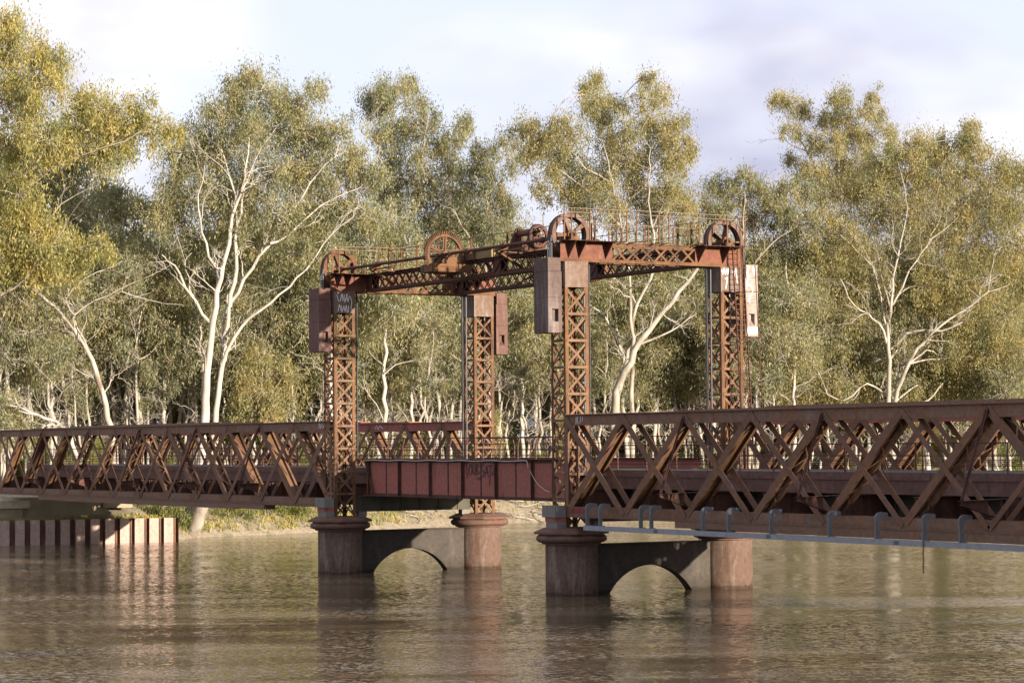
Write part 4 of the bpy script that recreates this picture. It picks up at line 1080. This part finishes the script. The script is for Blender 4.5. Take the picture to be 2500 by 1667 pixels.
if TREES:
    hero('golden leaved gum overhanging the left edge of the picture', 11, 182,
         [([(-60, 1150), (-55, 900), (-60, 700), (-75, 480), (-60, 300), (-40, 120)], 38, 6),
          ([(-45, 560), (30, 480), (95, 400), (200, 352), (290, 322), (340, 290)], 13, 3), ([(-48, 430), (0, 245), (45, 235), (85, 200), (112, 165)], 11, 3),
          ([(-45, 620), (60, 560), (140, 470), (190, 440)], 14, 3), ([(-42, 700), (60, 640), (120, 560), (150, 520)], 12, 3), ([(95, 400), (60, 330), (120, 260), (190, 230)], 9, 3)],
         [(10, 50, 52), (25, 110, 55), (-10, 80, 70), (95, 130, 48), (140, 150, 34), (118, 200, 48), (50, 190, 50), (0, 230, 62), (190, 225, 44), (245, 250, 55), (320, 235, 34), (338, 275, 42), (275, 300, 55),
          (180, 305, 60), (110, 320, 60), (395, 295, 28), (30, 330, 50), (45, 450, 50), (0, 420, 60), (30, 520, 62), (105, 520, 58), (150, 570, 44), (90, 590, 52), (20, 590, 60), (235, 560, 34), (160, 610, 34), (250, 345, 40), (70, 260, 44)],
         'leaf_gold', 'bark_grey', depth=4, size=0.31, dens=0.85, front=.6)
    hero('tall white twin trunked gum left of the bridge towers', 12, 193,
         [([(462, 1100), (466, 1000), (478, 860), (490, 740), (508, 640), (520, 560), (545, 470), (560, 420), (572, 320)], 29, 4),
          ([(474, 1120), (490, 1000), (505, 880), (515, 780), (530, 700), (560, 640), (620, 560), (680, 470), (730, 400), (770, 360)], 27, 4),
          ([(528, 705), (540, 620), (550, 520), (562, 430), (600, 340)], 18, 4), ([(512, 835), (555, 750), (620, 695), (700, 620), (740, 560), (810, 500)], 14, 3),
          ([(489, 748), (450, 695), (412, 630), (385, 600), (372, 585)], 14, 4), ([(450, 695), (430, 640), (425, 600)], 8, 3), ([(505, 645), (470, 560), (455, 480), (470, 380)], 13, 3), ([(620, 560), (660, 540), (740, 470), (830, 430)], 9, 3), ([(545, 470), (520, 380), (500, 300)], 9, 3)],
         [(540, 185, 30), (580, 170, 26), (545, 225, 42), (615, 215, 46), (680, 235, 40), (725, 205, 22), (560, 290, 66), (640, 300, 66), (715, 300, 56), (780, 300, 46), (490, 250, 30), (500, 330, 55), (440, 300, 38), (420, 350, 48), (800, 360, 52), (840, 400, 44),
          (730, 390, 62), (640, 390, 66), (560, 390, 55), (480, 430, 66), (400, 430, 52), (420, 510, 55), (540, 500, 50), (640, 490, 56), (720, 480, 55), (800, 470, 50), (845, 500, 36), (590, 560, 44), (690, 580, 44), (760, 560, 42), (370, 500, 42), (470, 560, 36), (560, 450, 50)],
         'leaf', 'bark_white', depth=4.5, front=-.15)
    hero('tall gum with a narrow top rising between the twin trunked gum and the gear', 13, 226,
         [([(965, 1100), (955, 900), (935, 650), (915, 480), (900, 340), (905, 250)], 20, 4), ([(925, 560), (960, 440), (970, 340), (985, 260)], 10, 3), ([(935, 640), (1000, 480), (1040, 360)], 9, 3), ([(915, 480), (880, 380), (860, 260)], 8, 3)],
         [(855, 215, 28), (880, 200, 28), (925, 200, 32), (945, 185, 24), (965, 230, 28), (850, 245, 26), (890, 240, 34), (905, 290, 36), (870, 300, 28), (955, 290, 38), (995, 270, 24), (900, 350, 36), (965, 350, 40), (1005, 330, 30), (1060, 290, 20), (1075, 282, 14), (1035, 320, 26), (920, 410, 46), (985, 410, 46), (1040, 380, 34),
          (880, 440, 44), (1055, 440, 34), (960, 480, 50), (1020, 500, 46), (900, 540, 46), (970, 560, 44), (1040, 560, 40)], 'leaf', 'bark_grey', depth=3.5, dens=.85, front=.8)
    hero('bushy gum rising just left of the gap of sky above the winch', 14, 219,
         [([(1125, 1100), (1120, 800), (1115, 600), (1120, 450), (1130, 380)], 16, 3), ([(1117, 600), (1060, 520), (1040, 480)], 8, 3)],
         [(1110, 350, 30), (1150, 330, 24), (1085, 390, 30), (1130, 400, 38), (1160, 380, 24), (1100, 450, 44), (1150, 460, 36), (1170, 480, 20), (1070, 500, 42), (1130, 520, 44), (1165, 530, 30), (1090, 580, 46), (1150, 590, 38), (1030, 590, 40)], 'leaf_dull', 'bark_grey', depth=3)
    hero('tall spreading gum with crooked white limbs behind the nearest tower', 15, 226,
         [([(1408, 1100), (1412, 950), (1425, 880), (1450, 830), (1475, 780), (1520, 720), (1560, 670), (1600, 620), (1640, 560)], 30, 6),
          ([(1418, 910), (1438, 830), (1448, 760), (1462, 700), (1490, 640), (1500, 560), (1490, 440), (1495, 340)], 17, 3),
          ([(1436, 840), (1408, 760), (1380, 720), (1340, 690)], 13, 5), ([(1452, 1100), (1453, 950), (1452, 800), (1446, 640), (1425, 520), (1405, 420), (1385, 330)], 22, 3),
          ([(1425, 520), (1360, 450), (1300, 400), (1250, 365)], 9, 2), ([(1400, 420), (1330, 370), (1300, 310)], 8, 3), ([(1500, 520), (1540, 420), (1560, 340)], 8, 3), ([(1470, 790), (1540, 760), (1600, 720)], 9, 4), ([(1462, 700), (1445, 660), (1450, 610)], 8, 3)],
         [(1185, 300, 28), (1215, 290, 28), (1235, 330, 36), (1205, 350, 30), (1290, 280, 32), (1265, 320, 38), (1310, 310, 40), (1300, 360, 44), (1255, 390, 36), (1345, 195, 18), (1370, 185, 16), (1375, 225, 28), (1350, 240, 22), (1385, 270, 32), (1420, 240, 24), (1400, 320, 42), (1445, 300, 38), (1480, 180, 20), (1500, 190, 26), (1520, 215, 26), (1485, 225, 28), (1490, 270, 38), (1440, 370, 46), (1490, 350, 46), (1530, 320, 36), (1555, 280, 28), (1570, 330, 26), (1545, 375, 38),
          (1340, 410, 44), (1390, 400, 44), (1310, 440, 40), (1400, 450, 44), (1470, 430, 46), (1540, 430, 42), (1585, 350, 18), (1350, 470, 40), (1250, 440, 30), (1420, 500, 40), (1500, 490, 44), (1570, 480, 40)], 'leaf_warm', 'bark_cream', depth=4, front=.9, dens=.85)
    hero('sparse topped gum rising behind the big rounded gum at right', 16, 266,
         [([(2010, 1100), (1995, 800), (1965, 600), (1935, 460), (1925, 380), (1920, 300)], 18, 4), ([(1935, 460), (1880, 390), (1850, 340), (1815, 290), (1800, 245)], 8, 2), ([(1860, 350), (1810, 330), (1785, 300)], 5, 2), ([(1930, 420), (1980, 340), (2010, 260)], 7, 2), ([(1960, 400), (2030, 350), (2060, 320)], 5, 2), ([(1925, 440), (1870, 410), (1840, 400)], 6, 2)],
         [(1800, 225, 20), (1780, 230, 14), (1825, 240, 22), (1800, 295, 20), (1850, 255, 22), (1835, 300, 20), (1890, 270, 28), (1925, 225, 26), (1945, 215, 22), (1935, 265, 34), (1985, 250, 24), (2010, 220, 26), (2015, 260, 24), (1905, 320, 38), (1960, 310, 38), (2000, 310, 26), (1870, 330, 26), (1930, 370, 44), (1985, 370, 36), (1845, 385, 30), (1880, 400, 36), (2045, 300, 18), (2050, 340, 18), (1950, 420, 44), (1900, 450, 40), (1815, 365, 18)], 'leaf_warm', 'bark_grey', depth=4, dens=.8, front=.7)
    hero('low gum filling the gap right of the farthest tower', 17, 240,
         [([(1720, 1100), (1715, 850), (1700, 700), (1705, 560), (1710, 440)], 16, 4), ([(1708, 640), (1770, 560), (1830, 520)], 9, 3), ([(1702, 700), (1640, 600), (1600, 540)], 9, 3), ([(1712, 820), (1760, 770), (1830, 740)], 10, 4)],
         [(1640, 425, 28), (1680, 420, 24), (1715, 400, 24), (1735, 420, 22), (1700, 450, 34), (1760, 445, 32), (1815, 425, 30), (1850, 440, 30), (1790, 480, 36), (1730, 500, 38), (1660, 480, 34), (1610, 470, 34), (1840, 500, 40), (1590, 530, 40), (1650, 560, 40), (1780, 550, 44), (1720, 580, 44), (1600, 600, 40), (1680, 640, 42), (1790, 640, 42), (1840, 590, 44), (1560, 450, 30)], 'leaf', 'bark_grey', depth=3.5)
    hero('big rounded gum with a pale forked trunk at the right', 18, 238,
         [([(2045, 1100), (2040, 960), (2042, 880), (2040, 800), (2046, 720), (2055, 640), (2068, 560), (2085, 480)], 19, 3),
          ([(2050, 1060), (2060, 920), (2095, 820), (2140, 770), (2165, 745), (2230, 700), (2270, 670)], 23, 4), ([(2047, 800), (2085, 765), (2130, 758), (2165, 760), (2210, 740)], 13, 5), ([(2042, 820), (2025, 760), (1995, 720), (1960, 700), (1930, 640)], 12, 4), ([(2040, 760), (2015, 640), (1990, 600), (1930, 540)], 9, 3),
          ([(2050, 700), (2090, 620), (2130, 560), (2160, 500)], 9, 2), ([(2046, 720), (2020, 600), (2010, 520), (2005, 470)], 7, 2), ([(2130, 560), (2200, 500)], 6, 2), ([(2060, 920), (1990, 880), (1940, 920), (1900, 905)], 10, 4)],
         [(2070, 340, 36), (2120, 330, 38), (2155, 335, 38), (2215, 315, 26), (2230, 290, 18), (2235, 340, 38), (2025, 385, 46), (2085, 400, 60), (2160, 400, 60), (2230, 400, 56), (2290, 385, 48), (2325, 400, 44), (1975, 430, 46), (2030, 460, 58), (2110, 480, 64), (2200, 480, 64), (2280, 470, 60), (2345, 470, 50), (1935, 490, 44), (1890, 530, 44), (1960, 550, 58), (2150, 560, 60), (2240, 560, 62), (2330, 560, 58), (1870, 590, 46), (1920, 620, 54), (2000, 640, 50), (2180, 640, 60), (2270, 640, 60), (2345, 640, 50), (1830, 660, 44), (1880, 700, 52), (1950, 720, 52), (2120, 660, 44), (2220, 740, 60), (2310, 730, 58), (1790, 740, 44), (1830, 780, 50), (1900, 800, 56), (1970, 800, 46), (2190, 820, 56), (2270, 820, 58), (2340, 810, 52),
          (1780, 840, 44), (1850, 870, 52), (1930, 870, 52), (2000, 900, 40), (2130, 890, 52), (2210, 900, 55), (2300, 900, 55), (1790, 910, 38), (2090, 940, 40)], 'leaf_warm', 'bark_cream', depth=4.5, front=-.12)
    hero('grey gum leaning left with bare forking branches near the left edge', 19, 186,
         [([(262, 1060), (250, 960), (232, 880), (200, 800), (150, 735), (90, 675), (40, 655), (-10, 700)], 20, 5), ([(205, 810), (170, 730), (150, 690), (200, 640), (280, 600)], 7, 3), ([(150, 735), (220, 690), (300, 655), (390, 610)], 7, 2), ([(90, 675), (60, 620), (20, 590)], 6, 2), ([(232, 880), (190, 870), (140, 900), (110, 960)], 6, 2), ([(280, 670), (340, 690), (420, 700)], 5, 2)],
         [(60, 760, 34), (20, 800, 40), (120, 830, 30), (300, 630, 24), (30, 700, 28)], 'leaf_dull', 'bark_cream', depth=2.5)
    hero('white limb leaning left low over the left truss', 20, 182, [([(190, 1120), (170, 1020), (150, 985), (110, 960), (70, 945), (20, 930)], 16, 5), ([(130, 972), (90, 985), (60, 1000)], 8, 3)], [(20, 930, 34), (60, 985, 34), (10, 985, 36)], 'leaf', 'bark_white', depth=1.5)
    hero('fresh green sapling clump right of the twin white trunks', 21, 197, [([(600, 1100), (598, 980), (600, 880), (610, 800)], 8, 2), ([(600, 950), (640, 880)], 5, 2)],
         [(600, 820, 34), (560, 860, 36), (630, 860, 40), (600, 900, 44), (660, 910, 34), (550, 930, 38), (620, 950, 40), (675, 860, 24)], 'leaf_warm', 'bark_grey', depth=2)
    hero('dark slim gum leaning between the bare tree and the twin trunks', 22, 205, [([(400, 1080), (395, 980), (378, 850), (360, 740), (340, 640), (335, 560)], 12, 4), ([(378, 850), (400, 760), (395, 660)], 7, 3), ([(365, 770), (300, 720), (270, 690)], 6, 2)], [(330, 560, 44), (290, 640, 36), (390, 640, 40), (340, 480, 44), (280, 460, 40), (250, 430, 36)], 'leaf_dull', 'bark_grey', depth=2.5)
    # ---- ordinary forest trees: seven models, copied through the wood behind the bank
    def wild(seed, H, kind, leafm, barkm):
        t = Tree(seed); r_ = t.r
        root = empty('gum_tree', (0, 0, 0), 'x', 'tree', 'x')
        lean = r_.normal(0, .07, 2)*H
        top = V(lean[0], lean[1], H*.86)
        r0 = H*.0075+.05
        ctrl = [V(0, 0, -.8), V(lean[0]*.1, lean[1]*.1, H*.25), V(lean[0]*.45+r_.normal(0, .4), lean[1]*.45+r_.normal(0, .4), H*.55), top]
        p = t.limb_to(ctrl, r0, .06, 8, .10)
        h0 = {'pole': .66, 'full': .36, 'twin': .45, 'low': .08, 'snag': .7}[kind]
        if kind == 'twin':
            a = p[int(len(p)*.12)]; t.limb_to([a, a+V(1.0, .5, H*.2), a+V(2.3, .9, H*.55), a+V(3.0, .4, H*.72)], r0*.8, .06, 8, .1)
        nb = {'pole': 12, 'full': 19, 'twin': 17, 'low': 13, 'snag': 4}[kind]
        for k in range(nb):
            s_ = h0+(1-h0)*((k+.5)/nb); wid = H*(.19 if kind != 'pole' else .12)*(1-.55*abs(s_-.6)/.6)
            a = 2.4*k+r_.uniform(-.5, .5); q = p[min(len(p)-1, int(s_*.86*len(p)))]
            C = q+V(math.cos(a)*wid*r_.uniform(.4, 1.1), math.sin(a)*wid*r_.uniform(.4, 1.1), r_.uniform(.2, 2.0)); C[2] = min(C[2], H)
            t.join(C, .08); t.blob(C, r_.uniform(.055, .085)*H if kind != 'low' else r_.uniform(.10, .15)*H, .5 if kind == 'pole' else .75, 0.32)
        for k in range(11):
            q = p[int(len(p)*r_.uniform(.2, .75))]; t.bare(q, V(r_.normal(), r_.normal(), .7), H*.14, .05, 2)
        t.finish(root, leafm, barkm, V(0, 0, 0)); NL[0] += sum(len(q) for q in t.lv)//4
        return root
    models = [wild(31, 27, 'pole', 'leaf', 'bark_white'), wild(32, 24, 'pole', 'leaf_dull', 'bark_pale'), wild(33, 27, 'full', 'leaf', 'bark_grey'), wild(34, 26, 'full', 'leaf_dull', 'bark_grey'),
              wild(35, 25, 'twin', 'leaf', 'bark_white'), wild(36, 12, 'low', 'leaf_warm', 'bark_grey'), wild(37, 9, 'low', 'bush', 'bark_dark'), wild(38, 17, 'snag', 'leaf_dull', 'bark_pale'), wild(39, 15, 'snag', 'leaf', 'bark_grey')]
    used = [False]*len(models)
    rn = random.Random(5)
    NAMES = ['slender white trunked gum in the wood behind the bank', 'slender grey trunked gum in the wood behind the bank', 'full crowned olive gum deep in the wood', 'dull green full crowned gum deep in the wood',
             'forked white trunked gum in the wood behind the bank', 'young warm green gum under the tall trees', 'low green leafy thicket tree beside the bank', 'thin pale stemmed young gum with few leaves in the wood', 'thin grey stemmed young gum with few leaves in the wood']
    def plant(k, px, D, sc):
        q = at(px, 1000, D); x, y = q[0], q[1]; z = float(ground_h(np.array(x), np.array(y)))-.1
        o = models[k] if not used[k] else copy_tree(models[k])
        used[k] = True
        o.location = (x, y, z); o.rotation_euler = (0, 0, rn.uniform(0, 6.28)); o.scale = (sc, sc, sc*rn.uniform(.95, 1.05))
        o['label'] = NAMES[k]; o['group'] = NAMES[k]+'s'; o['category'] = 'tree'
    def bankD(px): return float(np.interp(px, [0, 400, 760, 1180, 1500, 2352], [174, 178, 188, 206, 214, 226]))
    for px, D, sc in ((120, 214, 1.36), (205, 220, 1.42), (20, 222, 1.4)): plant(3, px, D, sc)
    for i in range(64):                                     # thicket under the trees
        px = -40+i*38+rn.uniform(-16, 16); plant(rn.choice([5, 6, 6]), px, bankD(px)+rn.uniform(27, 60), rn.uniform(.6, 1.05))
    CLEAR = [(60, 330), (345, 690), (1300, 1690), (1890, 2290)]         # keep the big trees' trunks in view
    for i in range(84):                                     # pole trees standing just behind the bank
        px = -20+i*28.5+rn.uniform(-14, 14); D = bankD(px)+rn.uniform(9, 38); k = rn.choice([0, 0, 1, 1, 4])
        if any(a_ < px < b_ for a_, b_ in CLEAR): D = bankD(px)+rn.uniform(21, 34)
        plant(k, px, D, rn.uniform(.86, 1.06))
    for i in range(72):                                     # thin, almost leafless stems
        px = -20+i*33.2+rn.uniform(-16, 16); D = bankD(px)+(rn.uniform(8, 30) if not any(a_ < px < b_ for a_, b_ in CLEAR) else rn.uniform(18, 30)); plant(rn.choice([7, 7, 8]), px, D, rn.uniform(.75, 1.15))
    for i in range(34):                                     # full crowns behind them
        px = -60+i*73+rn.uniform(-25, 25); D = bankD(px)+rn.uniform(34, 58); plant(rn.choice([2, 3, 3]), px, D, rn.uniform(.78, .95))
    for i in range(30):
        px = -60+i*83+rn.uniform(-25, 25); D = bankD(px)+rn.uniform(66, 100); plant(rn.choice([2, 3]), px, D, rn.uniform(1.12, 1.30))
    for i in range(15):                                     # young growth under them
        px = -30+i*165+rn.uniform(-22, 22); D = bankD(px)+(rn.uniform(16, 40) if not any(a_-20 < px < b_+20 for a_, b_ in CLEAR) else rn.uniform(34, 50)); plant(5, px, D, rn.uniform(.35, .65))
    for i in range(26):
        px = -30+i*92+rn.uniform(-30, 30); D = bankD(px)+rn.uniform(5, 10); plant(6, px, D, rn.uniform(.28, .55))
    for x, y, k, sc, lb in ((105, 13.5, 2, .80, 'gum on the near bank whose crown shades the right truss, nearest the camera'), (107, 18, 3, .84, 'gum on the near bank whose crown shades the right truss, middle of three'), (104, 22.6, 2, .90, 'gum on the near bank whose crown shades the right truss, beside the bridge')):
        o = copy_tree(models[k]); o.location = (x, y, float(ground_h(np.array(float(x)), np.array(float(y))))); o.scale = (sc*1.1, sc*1.1, sc); o.rotation_euler = (0, 0, x+y)
        o['label'] = lb; o['group'] = 'gums on the near bank'; o['category'] = 'tree'  # gums out of view, added so their crowns shade the right truss

# ------------------------------------------------------------------ bank cover
rg = np.random.default_rng(77)
def tufts(name, n, fx, hgt, mt, label, lean=.35):
    xy = fx(n); z = ground_h(xy[:, 0], xy[:, 1]); keep = z > .06; xy = xy[keep]; z = z[keep]; m_ = len(xy); nb = 7
    c = np.repeat(np.column_stack([xy, z-.03]), nb, 0); m2 = len(c); c[:, :2] += rg.normal(0, .10, (m2, 2))
    d = rg.normal(0, lean, (m2, 3)); d[:, 2] = 1; h = hgt*(.5+rg.random(m2))[:, None]; a = rg.random(m2)*6.28; e = np.column_stack([np.cos(a), np.sin(a), 0*a])*.03
    v = np.stack([c-e, c+e, c+d*h+e*.2, c+d*h-e*.2], 1).reshape(-1, 3)
    me = fast_mesh(name, v, np.arange(len(v)).reshape(-1, 4), mt); o = bpy.data.objects.new(name, me); COL.objects.link(o)
    tag(o, label, None, None, 'stuff')
def strip(lo, hi, d0, d1):
    def f(n):
        y = rg.uniform(lo, hi, n); return np.column_stack([bank_x(y)-rg.uniform(d0, d1, n), y])
    return f
M['grass'] = leaf_mat('dry_bank_grass', (0.20, 0.18, 0.06), (0.34, 0.28, 0.12), (0.46, 0.38, 0.20), 0.25)
M['grass_green'] = leaf_mat('green_bank_grass', (0.15, 0.15, 0.04), (0.27, 0.25, 0.07), (0.40, 0.34, 0.12), 0.25)
tufts('dry_grass', 2600, strip(10, 130, .8, 11), .26, 'grass', 'dry straw coloured grass on the far bank')
tufts('green_grass', 520, strip(12, 36, .15, 5), .34, 'grass_green', 'yellow green grass along the water edge')
tufts('abutment_grass', 700, strip(-10, 9.5, .5, 3.5), .22, 'grass_green', 'short grass behind the sheet pile wall')
# driftwood
def drift(px, D, n, label, sp=2.2):
    q = drop(px, D); x, y = q[0], q[1]; z = float(ground_h(np.array(x), np.array(y))); org = V(x, y, z); ra = np.random.default_rng(int(px))
    root = empty('driftwood', org, label, 'driftwood', 'fallen branches on the bank')
    for k in range(n):
        t = Tree(int(px)+k); px_, py_ = x+ra.normal(0, sp*.5), y+ra.normal(0, sp)
        a = V(px_, py_, max(0, float(ground_h(np.array(px_), np.array(py_))))+ra.uniform(.02, .45))
        t.bare(a, V(t.r.normal(0, .5), t.r.normal(), t.r.normal(0, .25)), t.r.uniform(1.2, 2.6), t.r.uniform(.03, .08), 1)
        t.finish(root, 'leaf', 'bark_pale' if k % 3 else 'bark_grey', org); root.children[-1].name = 'branch'
drift(1190, 208, 22, 'tangle of pale fallen branches on the bank right of the second tower', 2.6)
drift(960, 199, 14, 'fallen branches on the bank seen through the arch side')
drift(680, 190, 9, 'few thin fallen branches on the bank under the left truss')
drift(1235, 211, 16, 'bleached fallen branches at the water edge left of the nearest tower', 2.4)
# willow stump and bushes by the sheet piling
def bush(px, D, rad, label, mt='bush', n=5):
    t = Tree(int(px*7+D)); q = drop(px, D); x, y = q[0], q[1]; z = float(ground_h(np.array(x), np.array(y)))
    root = empty('bank_shrub', (x, y, z), label, 'shrub', 'shrubs on the river bank')
    for k in range(n):
        C = V(x+t.r.normal(0, rad*.5), y+t.r.normal(0, rad*.7), z+rad*t.r.uniform(.35, 1.0))
        t.limb_to([V(x, y, z-.1), (V(x, y, z)+C)/2+t.r.normal(0, .1, 3), C], .05, .02, 5, .03); t.blob(C, rad*.55, .55, .24)
    t.finish(root, mt, 'bark_dark', V(x, y, z))
bush(400, 177.5, 1.7, 'big green shrub drooping over the right end of the sheet piling', 'bush', 9)
bush(350, 178, 1.2, 'green shrub behind the sheet piling beside the side ledge')
bush(610, 187, 1.2, 'green shrub on the bank left of the left pier'); bush(700, 190, 1.0, 'low yellow green shrub beside the left pier', 'bush')
bush(650, 189, .9, 'small yellow green shrub at the water edge under the left truss'); bush(540, 184, .9, 'small shrub right of the leaning stump')
bush(885, 199, .9, 'small shrub on the bank behind the left arch'); bush(1010, 205, 1.0, 'small shrub on the bank behind the red span')
hero('stout leaning tree stump at the end of the sheet piling', 41, 178.5, [([(440, 1232), (450, 1200), (466, 1160), (482, 1120)], 44, 30)], [], 'leaf', 'bark_pale', group='stumps')
